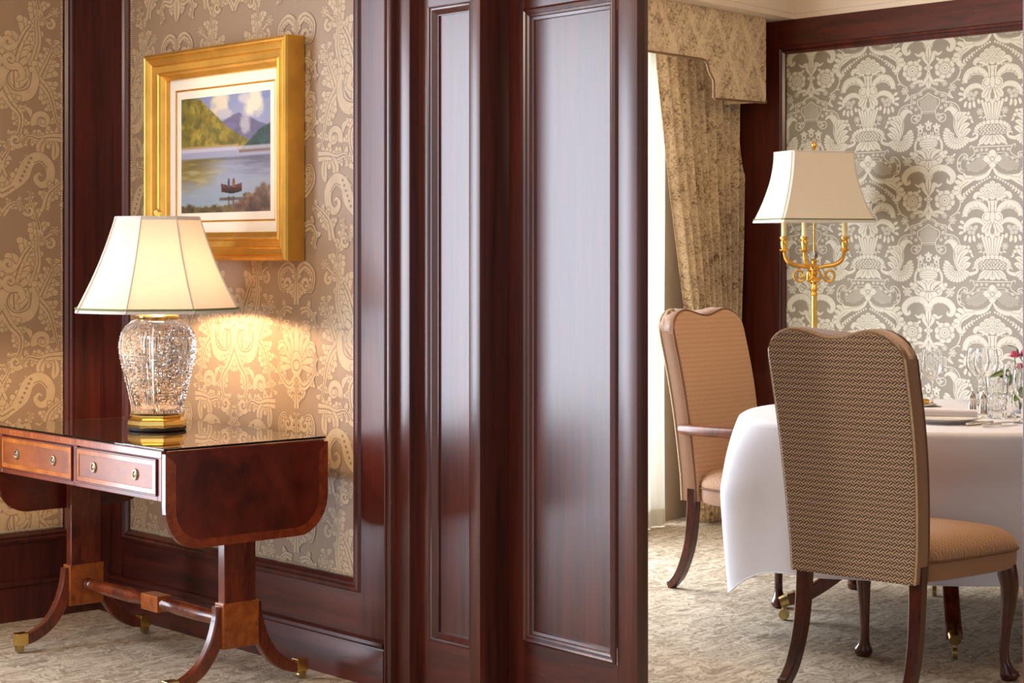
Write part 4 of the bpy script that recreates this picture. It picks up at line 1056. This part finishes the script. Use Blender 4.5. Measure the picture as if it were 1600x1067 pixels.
def shade_ring(rad, z, n=64, scal=0.0):
    out = []
    for i in range(n):
        t = 2 * math.pi * i / n
        sect = 2 * math.pi / NP; d = ((t - PH) % sect) - sect / 2
        poly = math.cos(sect / 2) / math.cos(d)
        rr = rad * (.35 + .65 * poly / math.cos(sect / 2) * math.cos(sect / 2))
        out.append((rr * math.cos(t), rr * math.sin(t), z))
    return out
r0, r1 = .272, .141
rings = [shade_ring(r0 + (r1 - r0) * (1 - (1 - k / 12)) + -.010 * math.sin(math.pi * k / 12), sz0 + (sz1 - sz0) * k / 12) for k in range(13)]
m = MB(); m.loft(rings, False, False); shd = m.build('lamp_shade', M['silk_shade'], lamp, True, .25)
m = MB(); m.loft([[(x * 1.004, y * 1.004, z - .002) for x, y, z in shade_ring(r0, sz0)], [(x * 1.004, y * 1.004, z + .008) for x, y, z in shade_ring(r0 - .003, sz0)]], False, False)
m.build('lower_binding', M['shade_trim'], shd, True)
m = MB(); ring = shade_ring(r0 - .003, sz0 + .011); m.tube([(x * 1.006, y * 1.006, z) for x, y, z in ring + ring[:1]], .0032, 6); m.build('green_braid', M['trim_green'], shd, True)
m = MB(); m.loft([[(x * 1.006, y * 1.006, z) for x, y, z in shade_ring(r1 + .003, sz1 - .010)], [(x * 1.006, y * 1.006, z) for x, y, z in shade_ring(r1, sz1 + .002)]], False, False); m.build('upper_binding', M['shade_trim'], shd, True)
for i in range(NP):
    t = PH + 2 * math.pi * i / NP
    pts = []
    for k in range(13):
        rr = (r0 + (r1 - r0) * k / 12 - .010 * math.sin(math.pi * k / 12)) * 1.003
        pts.append((rr * math.cos(t), rr * math.sin(t), sz0 + (sz1 - sz0) * k / 12))
    MB().tube(pts, .0026, 6).build('seam', M['shade_trim'], shd, True)
MB().lathe([(.004, sz1 - .03), (.010, sz1 - .004), (.006, sz1 + .002), (.007, sz1 + .006), (.0125, sz1 + .014), (.0125, sz1 + .020), (.007, sz1 + .027), (.0005, sz1 + .029)], 20).build('finial', M['brass'], lamp, True, .8)
m = MB()
for i in range(3):
    t = .6 + i * 2.094; m.tube([(0, 0, sz1 - .02), (.136 * math.cos(t), .136 * math.sin(t), sz1 - .006)], .002, 6)
for s in (-1, 1): m.tube(catmull([(s * .012, 0, .40), (s * .05, 0, .46), (s * .055, 0, .56), (s * .02, 0, sz1 - .04), (0, 0, sz1 - .02)], 5), .0018, 6)
m.build('harp', M['brass'], lamp, True)
bulbm, nt, bs = newmat('lit_bulb'); bs.inputs['Emission Color'].default_value = (1, .69, .42, 1); bs.inputs['Emission Strength'].default_value = 850; bs.inputs['Base Color'].default_value = (.9, .85, .8, 1)
MB().lathe([(.012, .414), (.016, .422), (.026, .438), (.029, .452), (.026, .466), (.015, .478), (.001, .482)], 20).build('bulb', bulbm, lamp, True)

# ------------------------------------------------------------------ floor lamp in the dining room
fb = 6.72; fa = A(1272, fb)
fl = thing('floor_lamp', 'gilt candelabra floor lamp with ivory shade against the damask wall', 'lamp', RW(fa, fb, 0), math.radians(20))
MB().lathe([(.15, 0), (.155, .008), (.15, .02), (.10, .035), (.06, .05), (.03, .075), (.022, .10)], 32).build('base', M['gilt'], fl, True, .6)
MB().lathe([(.013, .09), (.013, .60), (.014, 1.0), (.0135, 1.135)], 20).build('pole', M['gilt'], fl, True)
MB().lathe([(.013, 1.125), (.018, 1.132), (.012, 1.145), (.020, 1.155), (.014, 1.165), (.012, 1.180), (.027, 1.190), (.029, 1.200), (.024, 1.208), (.012, 1.214), (.018, 1.228), (.012, 1.236), (.020, 1.245), (.022, 1.262), (.012, 1.272), (.016, 1.285), (.010, 1.295)], 24, fr=lambda t, z: 1 + .06 * math.cos(8 * t) * (1.185 < z < 1.21)).build('baluster', M['gilt'], fl, True, .6)
MB().sphere((0, 0, 1.313), .020, 14, 8).build('crystal_ball', M['glass'], fl, False)
MB().tube([(0, 0, 1.33), (0, 0, 1.80)], .0045, 8).build('upper_rod', M['gilt'], fl, True)
for i, ang in enumerate((165, -20, 215)):
    ang = math.radians(ang); r = .140 if i < 2 else .100
    ca_, sa_ = math.cos(ang), math.sin(ang)
    path = catmull([(.015, 1.252), (.055, 1.262), (.10, 1.268), (.135, 1.290), (.150, 1.330)], 6)
    m = MB(); m.tube([(p * r / .15 * ca_, p * r / .15 * sa_, z) for p, z in path], [.0065 + .004 * math.sin(math.pi * k / len(path)) for k in range(len(path))], 8)
    arm = m.build('arm', M['gilt'], fl, True)
    sc_ = MB(); pts = []
    for k in range(26):
        t = k / 25; a = -math.pi * .9 + t * math.pi * 2.6; rr = .034 * (1 - .72 * t)
        pts.append((.075 + rr * math.cos(a), 1.222 + rr * math.sin(a)))
    pts = [(.02, 1.245)] + pts
    sc_.tube([(p * r / .15 * ca_, p * r / .15 * sa_, z) for p, z in pts], [.0055] * 20 + [.0045] * 7, 8); sc_.build('scroll', M['gilt'], arm, True)
    MB().lathe([(.008, 1.325), (.022, 1.334), (.024, 1.338), (.013, 1.343), (.016, 1.356), (.018, 1.372), (.014, 1.380), (.021, 1.390), (.021, 1.396), (.012, 1.398)], 18, (r * ca_, r * sa_, 0)).build('candle_cup', M['gilt'], arm, True, .7)
    MB().lathe([(.0125, 1.394), (.0125, 1.50), (.004, 1.503)], 16, (r * ca_, r * sa_, 0)).build('candle_sleeve', M['cream_candle'], arm, True, .6)
def fshade(k):
    # rectangular with cut corners, concave sides flaring to the hem
    w = .243 - .082 * math.sin(k * math.pi / 2) ** .9; d = .145 - .052 * math.sin(k * math.pi / 2) ** .9; c = .010
    return [(w - c, -d), (w, -d + c), (w, d - c), (w - c, d), (-w + c, d), (-w, d - c), (-w, -d + c), (-w + c, -d)]
fz_0, fz_1 = 1.462, 1.782
m = MB(); rings = [[(x, y, fz_0 + (fz_1 - fz_0) * k / 14) for x, y in fshade(k / 14)] for k in range(15)]
m.loft(rings, False, False); fs_ = m.build('lamp_shade', M['silk_shade2'], fl, False)
m = MB(); m.loft([[(x * 1.006, y * 1.008, fz_0 - .003) for x, y in fshade(0)], [(x * 1.006, y * 1.008, fz_0 + .009) for x, y in fshade(.02)]], False, False); m.build('lower_binding', M['shade_trim'], fs_)
m = MB(); q = fshade(.03); m.tube([(x * 1.01, y * 1.012, fz_0 + .013) for x, y in q + q[:1]], .003, 6); m.build('green_braid', M['trim_green'], fs_)
m = MB(); q = fshade(1); m.tube([(x, y, fz_1) for x, y in q + q[:1]], .0035, 6); m.build('upper_binding', M['shade_trim'], fs_)
for i in range(8):
    MB().tube([(fshade(k / 14)[i][0] * 1.002, fshade(k / 14)[i][1] * 1.002, fz_0 + (fz_1 - fz_0) * k / 14) for k in range(15)], .0018, 5).build('seam', M['shade_trim'], fs_)
MB().lathe([(.004, 1.775), (.010, 1.79), (.005, 1.797), (.011, 1.806), (.014, 1.816), (.009, 1.828), (.001, 1.836)], 16).build('finial', M['gilt'], fl, True, .7)
m = MB()
for s in (-1, 1): m.tube([(0, 0, 1.772), (s * .158, 0, 1.779)], .002, 6); m.tube([(0, 0, 1.772), (0, s * .09, 1.779)], .002, 6)
m.build('spider', M['gilt'], fl)

# ------------------------------------------------------------------ dining chairs
def top_curve(x):   # x in -1..1, top edge height relative
    ax = abs(x)
    if ax < .58: return -.012 * math.cos(ax / .58 * math.pi) - .0
    k = (ax - .58) / .42
    m_ = max(0.0, (ax - .64) / .36)
    return .012 - .016 * k - .070 * (1 - math.sqrt(max(0.0, 1 - m_ * m_)))
def make_chair(name, label, arms, loc, rot, scale=1.0):
    root = thing(name, label, 'chair', loc, rot, None)
    # back: local y forward, chair faces +y
    zb, zt = .352, 1.078; th = .043
    def yc(z): return -.245 - max(0, z - .44) * .178 - .02 * math.sin(max(0, (z - .44)) / .64 * math.pi) * -1
    def hw(z): k = (z - zb) / (zt - zb); return .212 + .022 * k ** .8 + .006 * math.sin(k * math.pi)
    nc = 34; rows = []
    def rowring(k, sh):
        ring = []
        xs = [math.sin(math.pi / 2 * (-1 + 2 * i / nc)) for i in range(nc + 1)]
        for sgn, seq in ((-1, xs), (1, xs[::-1])):
            for x in seq:
                ztop = zt + top_curve(x)
                z = zb + (ztop - zb) * k
                ex = (1 - max(0, (abs(x) - .965) / .035) ** 2 * .25)
                bul = .014 * (1 - x * x) * math.sin(min(1, k * 1.02) * math.pi) if sgn > 0 else -.006 * (1 - x * x) * math.sin(k * math.pi)
                w = hw(z)
                ring.append((x * w, yc(z) + sgn * th * ex * sh + bul, z + (.0 if sh == 1 else (1 - sh) * .018)))
        return ring
    for i in range(31): rows.append(rowring(i / 30, 1.0))
    for sh in (.92, .72, .40): rows.append(rowring(1.0, sh))
    m = MB(); m.loft(rows)
    # faces whose normal looks backwards / forwards get the weave / its lit-coloured copy
    per = 2 * (nc + 1)
    for fi in range(len(m.f)):
        m.mi[fi] = 0
    back = m.build('backrest', [M['fab_back'], M['fab_front'], M['fab_lit']], root, True, 1.2)
    for pl in back.data.polygons:
        n = pl.normal
        pl.material_index = 1 if abs(n.x) > .6 or (n.z > .6) else (2 if n.y > 0 else 0)
    # welts round the outer back and front
    for sgn, mat_, nm in ((-1, M['stitch'], 'outer_welt'), (1, M['welt'], 'inner_welt')):
        pts = []
        seq = [(-1, k / 20) for k in range(0, 21)] + [(-1 + 2 * i / 24, 1.0) for i in range(1, 24)] + [(1, 1 - k / 20) for k in range(0, 21)]
        for x, k in seq:
            z = zb + (zt + top_curve(x) - zb) * k
            pts.append((x * hw(z) * 1.0, yc(z) + sgn * th * .80, z + (.006 if k == 1 else 0)))
        MB().tube(pts, .0038, 6).build(nm, mat_, back, True)
    # seat
    def seat_ring(g, z):
        ring = []
        for i in range(48):
            t = 2 * math.pi * i / 48
            c, s_ = math.cos(t), math.sin(t); e = .34
            x = math.copysign(abs(c) ** e, c); y = math.copysign(abs(s_) ** e, s_)
            fy = (y + 1) / 2
            wx = .218 + (.302 - .218) * fy
            yy = -.225 + (.272 + .225) * fy + (.022 * (1 - x * x) * fy)
            ring.append((x * wx * g, yy * g + .0 + (.01 * (1 - g)), z))
        return ring
    rows = [seat_ring(.93, .345), seat_ring(.985, .352), seat_ring(1.0, .372), seat_ring(1.0, .405)]
    sb = MB(); sb.loft(rows); sb.build('seat_border', M['fab_front'], root, True, .6)
    rows = [seat_ring(1.0, .406), seat_ring(1.008, .420), seat_ring(.992, .436), seat_ring(.94, .454), seat_ring(.84, .470), seat_ring(.66, .482), seat_ring(.42, .489), seat_ring(.15, .492)]
    sb = MB(); sb.loft(rows); cu = sb.build('seat', M['fab_lit_flat'], root, True, .9)
    ring = seat_ring(1.008, .407); MB().tube([p for p in ring + ring[:1]], .0045, 6).build('seat_welt', M['welt'], cu, True)
    # legs
    for sx in (-1, 1):
        pts = catmull([(sx * .196, -.232, .40), (sx * .196, -.236, .30), (sx * .198, -.250, .18), (sx * .202, -.285, .075), (sx * .204, -.325, .022), (sx * .204, -.345, .0105)], 6)
        n = len(pts)
        rad = [(.0225 - .006 * min(1, i / (n * .75)), .0215 - .004 * min(1, i / (n * .75))) for i in range(n)]
        rad = [(a, b if i < n - 5 else b + .0) for i, (a, b) in enumerate(rad)]
        MB().tube(pts, rad, up=(1, 0, 0), sq=True).build('leg', M['chairleg'], root, True, .5)
        kx, ky = sx * .7, .7
        base = (sx * .252, .205)
        pr = [(.002, .36, .030), (.006, .325, .032), (.012, .29, .0285), (.008, .23, .0225), (-.001, .16, .0175), (-.006, .10, .0150), (-.004, .06, .0155), (.004, .038, .0205), (.010, .026, .0285), (.012, .015, .0310), (.010, .006, .0255), (.008, .0005, .0215)]
        rings = []
        for d, z, r in pr:
            rings.append([(base[0] + kx * d + r * math.cos(q * math.pi / 8), base[1] + ky * d + r * math.sin(q * math.pi / 8), z) for q in range(16)])
        MB().loft(rings).build('leg', M['chairleg'], root, True, .9)
    if arms:
        for sx in (-1, 1):
            pts = catmull([(sx * .215, -.275, .632), (sx * .255, -.16, .634), (sx * .278, -.02, .638), (sx * .282, .08, .640), (sx * .270, .125, .630)], 6)
            MB().tube(pts, [(.021, .023)] * len(pts), up=(0, 0, 1), n=12).build('armrest', M['chairleg2'], root, True, .9)
            pts = catmull([(sx * .278, .085, .632), (sx * .290, .03, .56), (sx * .280, .0, .48), (sx * .262, .02, .38)], 6)
            MB().tube(pts, [(.016, .020)] * len(pts), up=(1, 0, 0), sq=True).build('arm_support', M['chairleg2'], root, True, .5)
    return root
M['chairleg2'] = wood('brown_chair_arm', RGB(78, 36, 20), RGB(146, 78, 44), (6, 6, 3), .42, .05)
# near chair: front feet seen at (1340,1025) and (1567,1063)
fdir = Vector((.670, .743, 0))
cfront = Vector((1.3255, 5.9125, 0))
cpos = cfront - fdir * .205 + Vector((.016, 0, 0))
near = make_chair('dining_chair', 'armless dining chair seen from behind, woven lozenge back and dark legs', False, cpos, math.atan2(fdir.y, fdir.x) - math.pi / 2)
gdir = Vector((.735, -.678, 0)); wdir = Vector((.678, .735, 0))
# far armchair: left rear foot seen at (1050,918)
fpos = Vector((.632, 7.333, 0)) + wdir * .204 + gdir * .335
far = make_chair('dining_armchair', 'upholstered armchair with wooden arms facing the table by the curtain', True, fpos, math.atan2(gdir.y, gdir.x) - math.pi / 2)

# ------------------------------------------------------------------ dining table with cloth
TCX, TCY = 1.535, 6.60; TR = .70; TZ = .745
dt = thing('dining_table', 'round pedestal dining table with sabre legs under the white cloth', 'table', (TCX, TCY, 0), 0)
MB().lathe([(.02, TZ - .03), (TR - .03, TZ - .03), (TR - .012, TZ - .022), (TR - .012, TZ - .006), (TR - .02, TZ - .003), (.02, TZ - .003)], 64).build('table_top', M['mahog'], dt, True, .5)
MB().lathe([(.05, .30), (.075, .32), (.085, .38), (.05, .44), (.045, .50), (.07, .58), (.05, .66), (.14, .70), (.15, TZ - .03)], 28).build('pedestal', M['mahog_leg'], dt, True, .7)
A1 = math.atan2(6.692 - TCY, .983 - TCX)
for k in range(4):
    an = A1 + k * math.pi / 2 * (1.0)
    c_, s_ = math.cos(an), math.sin(an)
    path = catmull([(.04, .40), (.14, .36), (.26, .27), (.38, .165), (.48, .095), (.545, .075)], 6)
    lg = MB().tube([(p * c_, p * s_, z) for p, z in path], [(.026, .030 - .010 * i / len(path)) for i in range(len(path))], up=(-s_, c_, 0), sq=True).build('leg', M['mahog_leg'], dt, True, .5)
    MB().tube([(.515 * c_, .515 * s_, .084), (.575 * c_, .575 * s_, .062)], [.027, .020], 12).build('caster_cap', M['oldbrass'], lg, True, .6)
    m = MB(); m.tube([(.562 * c_ - .008 * s_, .562 * s_ + .008 * c_, .020), (.562 * c_ + .008 * s_, .562 * s_ - .008 * c_, .020)], .0195, 14); m.tube([(.562 * c_, .562 * s_, .03), (.562 * c_, .562 * s_, .062)], .008, 8); m.build('caster', M['oldbrass'], lg, True, .6)
tc = thing('tablecloth', 'white linen cloth draped over the round dining table', 'tablecloth', (TCX, TCY, 0), 0)
CZ = .7485
def hem_drop(t):
    d = .0
    for k, s in ((187, .125), (277, .0), (7, .1), (97, .05)):
        x = (math.degrees(t) - k + 180) % 360 - 180
        d += s * math.exp(-(x / 13.0) ** 2)
    return .514 + d
def cloth_pt(t, s):
    # s 0..1 top ; 1..2 drop
    if s <= 1: return (TR * .995 * s * math.cos(t), TR * .995 * s * math.sin(t), CZ)
    k = s - 1; D_ = hem_drop(t)
    deg = math.degrees(t) % 360
    x = (deg - 187 + 180) % 360 - 180
    corner = math.exp(-(x / 15.0) ** 2)
    rip = .5 * math.cos(t * 7 + .4) + .5 * math.cos(t * 11 + 1.3)
    quiet = 1 - .75 * math.exp(-((deg - 265) / 40.0) ** 2)
    down = D_ * k
    rnd = .022
    r = TR - .006 + rnd * min(1, down / rnd * .8) * .9 + .035 * k + .026 * k * rip * quiet + corner * (.085 * (1 - math.exp(-k * 5)) - .06 * max(0, k - .45) / .55)
    # the two pushed-in seats press the hanging cloth inwards
    e = min(1, max(0, (k - .12) / .30)); e = e * e * (3 - 2 * e)
    for c0, w0, dp in ((257, 30, .085), (126, 34, .20)):
        r -= dp * e * math.exp(-(((deg - c0 + 180) % 360 - 180) / w0) ** 4)
    tt = t + .05 * k * math.sin(t * 7) * quiet * .5
    z = CZ - max(0, down - rnd * (1 - math.exp(-down / rnd)))
    return (r * math.cos(tt), r * math.sin(tt), z)
m = MB(); nt_ = 220
ss = [.0005, .3, .6, .85, .97, 1.0, 1.008, 1.018, 1.03, 1.05, 1.08, 1.12] + [1.12 + .88 * i / 22 for i in range(1, 23)]
m.loft([[cloth_pt(2 * math.pi * j / nt_, s) for j in range(nt_)] for s in ss], False, False)
m.build('linen', M['linen'], tc, True, 2.0)
hm = MB(); hm.tube([cloth_pt(2 * math.pi * j / nt_, 2.0) for j in range(nt_ + 1)], .0022, 5); hm.build('hem', M['linen'], tc, True)

# ------------------------------------------------------------------ table setting
TT = CZ + .0008
def on_table(px, py): 
    Y = (HC - TT) * F / (py - HOR); return Vector(((px - 800) / F * Y, Y, TT))
def wine_glass(label, px, py, R=.043, H=.212, bowl=.112, group='stemmed glasses on the dining table'):
    g = thing('wine_glass', label, 'glass', on_table(px, py), 0, group)
    MB().lathe([(.001, 0), (R * .86, 0), (R * .88, .0015), (R * .6, .004), (.010, .007), (.0045, .016), (.0036, .05), (.0036, H - bowl - .012), (.0065, H - bowl - .004), (.001, H - bowl)], 32).build('stem', M['glass'], g, True, .9)
    z0 = H - bowl - .002
    o = catmull([(.004, z0), (R * .45, z0 + .010), (R * .80, z0 + .028), (R * .98, z0 + .052), (R * .97, z0 + .075), (R * .86, H)], 5)
    i = [(max(.001, r - .0012), z + .0012) for r, z in o]; i[-1] = (o[-1][0] - .0011, H)
    MB().lathe(o + i[::-1], 36).build('bowl', M['glass'], g, True, 1.0)
    return g
wine_glass('large wine glass standing beside the near chair\'s back edge', 1456, 635)
wine_glass('wine glass half hidden behind the near chair\'s back', 1424, 641, .036, .205)
wine_glass('right one of two overlapping wine glasses behind the silver shakers', 1541, 633, .046, .212)
wine_glass('left one of two overlapping wine glasses behind the silver shakers', 1528, 630, .044, .21)
wine_glass('slim wine glass beside the flowers and the crystal tumbler', 1582, 652, .033, .185, .10)
wine_glass('small wine glass at the right margin in front of the flowers', 1597, 661, .032, .178, .10)
tum = thing('crystal_tumbler', 'cut crystal tumbler standing between pepper pot and flowers', 'tumbler', on_table(1558, 653), 0)
def tum_r(t, z):
    k = 12; a = (t * k / (2 * math.pi)) % 1.0; w = (z * 34 + a) % 1.0; w2 = (z * 34 - a) % 1.0
    return 1 - .11 * (abs(w - .5) + abs(w2 - .5)) * (1 if z < .085 else 0)
prt = [(.001, 0), (.033, 0), (.0345, .002), (.0345, .03), (.0355, .06), (.037, .085), (.0385, .105), (.040, .142)]
prt = [prt[0], prt[1]] + catmull(prt[2:], 7)
inn = [(.0385, .142), (.0350, .09), (.031, .03), (.001, .018)]
m = MB(); m.lathe(prt + inn, 96, fr=tum_r); m.build('cut_glass_body', M['glass'], tum, True, .3)
for nm, lab, px, py in (('salt_pot', 'silver pot nearer the plate, left of the shaker pair', 1519, 646), ('pepper_pot', 'silver shaker beside the crystal tumbler, right of the pair', 1536, 647)):
    s = thing(nm, lab, 'shaker', on_table(px, py), 0, 'silver salt and pepper')
    MB().lathe([(.017, 0), (.018, .003), (.015, .008), (.014, .03), (.013, .05), (.0135, .053), (.001, .053)], 24).build('body', M['silver'], s, True, .6)
    MB().lathe([(.0135, .053), (.0138, .057), (.011, .066), (.005, .073), (.0035, .076), (.004, .081), (.001, .084)], 24).build('cap', M['silver'], s, True, .6)
pl = thing('dinner_plate', 'white china dinner plate with napkin beside the near chair', 'plate', on_table(1474, 659), 0)
MB().lathe([(.001, .003), (.080, .003), (.084, .0), (.088, 0), (.092, .006), (.136, .0175), (.138, .019), (.136, .0205), (.096, .011), (.086, .0075), (.001, .0075)], 56).build('plate_body', M['china'], pl, True, .9)
nap = thing('napkin', 'folded white linen napkin lying on the dinner plate', 'napkin', on_table(1474, 659) + Vector((0, 0, .0185)), math.radians(-12))
m = MB(); rings = []
for i in range(15):
    t = i / 14; x = -.125 + .235 * t; wd = .036 * (1 - .35 * t ** 4); h = .030 - .006 * t
    rings.append([(x + .003 * math.sin(q), wd * math.copysign(abs(math.cos(q * math.pi / 10)) ** .6, math.cos(q * math.pi / 10)), h / 2 + h / 2 * math.copysign(abs(math.sin(q * math.pi / 10)) ** .6, math.sin(q * math.pi / 10))) for q in range(20)])
m.loft(rings); m.build('folded_cloth', M['linen'], nap, True, .8)
def cutlery(name, label, px0, py0, px1, py1, blade):
    a = on_table(px0, py0); b = on_table(px1, py1); d = b - a; ln = d.length
    o = thing(name, label, 'cutlery', a, math.atan2(d.y, d.x), 'cutlery beside the dinner plate')
    m = MB(); m.tube([(x * ln, 0, .0065) for x in (0, .04, .2, .45, .5)], [(.004, .006), (.0055, .008), (.005, .007), (.0035, .005), (.003, .004)], 10, up=(0, 0, 1)); m.build('handle', M['silver'], o, True)
    if blade: m = MB(); m.prism([(.48 * ln, -.005), (.55 * ln, -.008), (.9 * ln, -.009), (ln, .004), (.55 * ln, .006), (.48 * ln, .004)], .0012, .0032, 'z'); m.build('blade', M['silver'], o)
    else:
        m = MB(); m.tube([(.5 * ln, 0, .006), (.62 * ln, 0, .003), (.72 * ln, 0, .004)], [(.002, .003), (.002, .007), (.002, .009)], 8, up=(0, 0, 1))
        for q in (-.008, -.0027, .0027, .008): m.tube([(.70 * ln, q, .004), (ln, q * .8, .006)], .0013, 6)
        m.build('tines', M['silver'], o, True)
cutlery('table_knife', 'silver knife lying nearest the dinner plate', 1511, 665.5, 1590, 658, True)
cutlery('butter_knife', 'outer silver knife with dark blade at the table edge', 1535, 668, 1592, 664, True)
bp = thing('side_plate', 'small china plate holding gold wrapped butter', 'plate', on_table(1434, 634), 0)
MB().lathe([(.001, .002), (.05, .002), (.055, 0), (.07, .008), (.071, .0095), (.055, .004), (.001, .004)], 40).build('plate_body', M['china'], bp, True, .9)
bt = thing('butter_portion', 'gold wrapped butter portion on the small side plate', 'butter', on_table(1440, 634) + Vector((0, 0, .0062)), .4)
MB().bbox(-.026, .026, -.016, .016, 0, .018, .005).build('gold_wrapper', M['gilt'], bt)
MB().bbox(-.020, .020, -.0165, .0165, .016, .021, .002).build('wrapper_fold', M['gilt'], bt)
# flowers in a small glass bowl
fv = thing('flower_vase', 'round clear glass vase under the pink roses', 'vase', on_table(1597, 645), 0)
o_ = catmull([(.020, 0), (.036, .012), (.044, .035), (.040, .058), (.030, .072)], 5); i_ = [(r - .002, z + .002) for r, z in o_]; i_[-1] = (.028, .072)
MB().lathe([(.001, 0)] + o_ + i_[::-1] + [(.001, .003)], 36).build('glass_bowl', M['glass'], fv, True, .9)
bq = thing('rose_bouquet', 'pink roses with green leaves in the round vase', 'flowers', on_table(1597, 645) + Vector((0, 0, .006)), 0)
random.seed(11)
def rose(c, r, parent):
    m = MB()
    for lay in range(4):
        n = 5 if lay else 3
        for k in range(n):
            a = 2 * math.pi * k / n + lay * .7; rr = r * (.18 + .25 * lay); tilt = .25 + .3 * lay
            g = []
            for i in range(5):
                for j in range(5):
                    u = -1 + j / 2.0; v = i / 4.0
                    px_ = r * .42 * u * math.sin(min(1, .35 + v) * 1.8); ht = r * (.15 + .85 * v) * (1 - .12 * lay); out = rr * (.4 + .6 * v) + r * .15 * v * v * lay - abs(u) * r * .12
                    x = out * math.cos(a) - px_ * math.sin(a); y = out * math.sin(a) + px_ * math.cos(a)
                    g.append((c[0] + x, c[1] + y, c[2] - r * .4 + ht * (1 - .18 * lay * v)))
            m.add(g, [(i * 5 + j, i * 5 + j + 1, (i + 1) * 5 + j + 1, (i + 1) * 5 + j) for i in range(4) for j in range(4)])
    return m.build('rose', M['rose'], parent, True, 3)
for c, r in (((-.028, -.005, .200), .026), ((.010, .0, .205), .028), ((-.012, -.02, .160), .022), ((.03, -.01, .175), .024)):
    ro = rose(c, r, bq)
    MB().tube(catmull([(c[0] * .3, c[1] * .3, .0), (c[0] * .6, c[1] * .6, .09), (c[0], c[1], c[2] - r * .3)], 5), .0018, 6).build('stem', M['stem'], bq, True)
def leafmesh(base, tip, w, parent, droop=.012):
    base, tip = Vector(base), Vector(tip); d = tip - base; side = Vector((d.y, -d.x, 0)) if abs(d.z) < d.length * .9 else Vector((1, 0, 0))
    side = (side.normalized() * .6 + Vector((0, 0, .8))).normalized(); m = MB(); g = []
    for i in range(9):
        t = i / 8; ww_ = w * math.sin(math.pi * min(1, .04 + t * .96)) ** .75
        for u in (-1, -.5, 0, .5, 1): g.append(base + d * t + side * ww_ * u * .5 + Vector((0, 0, -droop * t * t)) + Vector((0, -.1 * abs(u) * ww_, 0)))
    m.add(g, [(i * 5 + j, i * 5 + j + 1, (i + 1) * 5 + j + 1, (i + 1) * 5 + j) for i in range(8) for j in range(4)])
    m.build('leaf', M['leafgreen'], parent, True, 3)
for b, t, w in (((-.05, -.01, .148), (-.128, -.02, .128), .022), ((-.05, 0, .10), (-.082, 0, .155), .040), ((-.045, -.01, .11), (-.098, -.01, .148), .034), ((-.03, -.02, .10), (-.055, -.04, .150), .034), ((-.02, 0, .19), (-.018, 0, .232), .022), ((.0, -.02, .08), (-.045, -.04, .050), .034), ((0, -.03, .06), (-.02, -.05, .02), .03), ((.0, -.02, .09), (.03, -.04, .045), .034), ((-.04, -.01, .13), (-.06, -.02, .098), .03)):
    leafmesh(b, t, w, bq)
MB().tube(catmull([(0, 0, .02), (-.03, 0, .10), (-.055, -.01, .15), (-.075, -.01, .135)], 5), .0015, 6).build('twig', M['stem'], bq, True)
MB().tube(catmull([(0, 0, .18), (-.02, 0, .225), (-.05, 0, .236)], 5), .0012, 6).build('twig', M['stem'], bq, True)
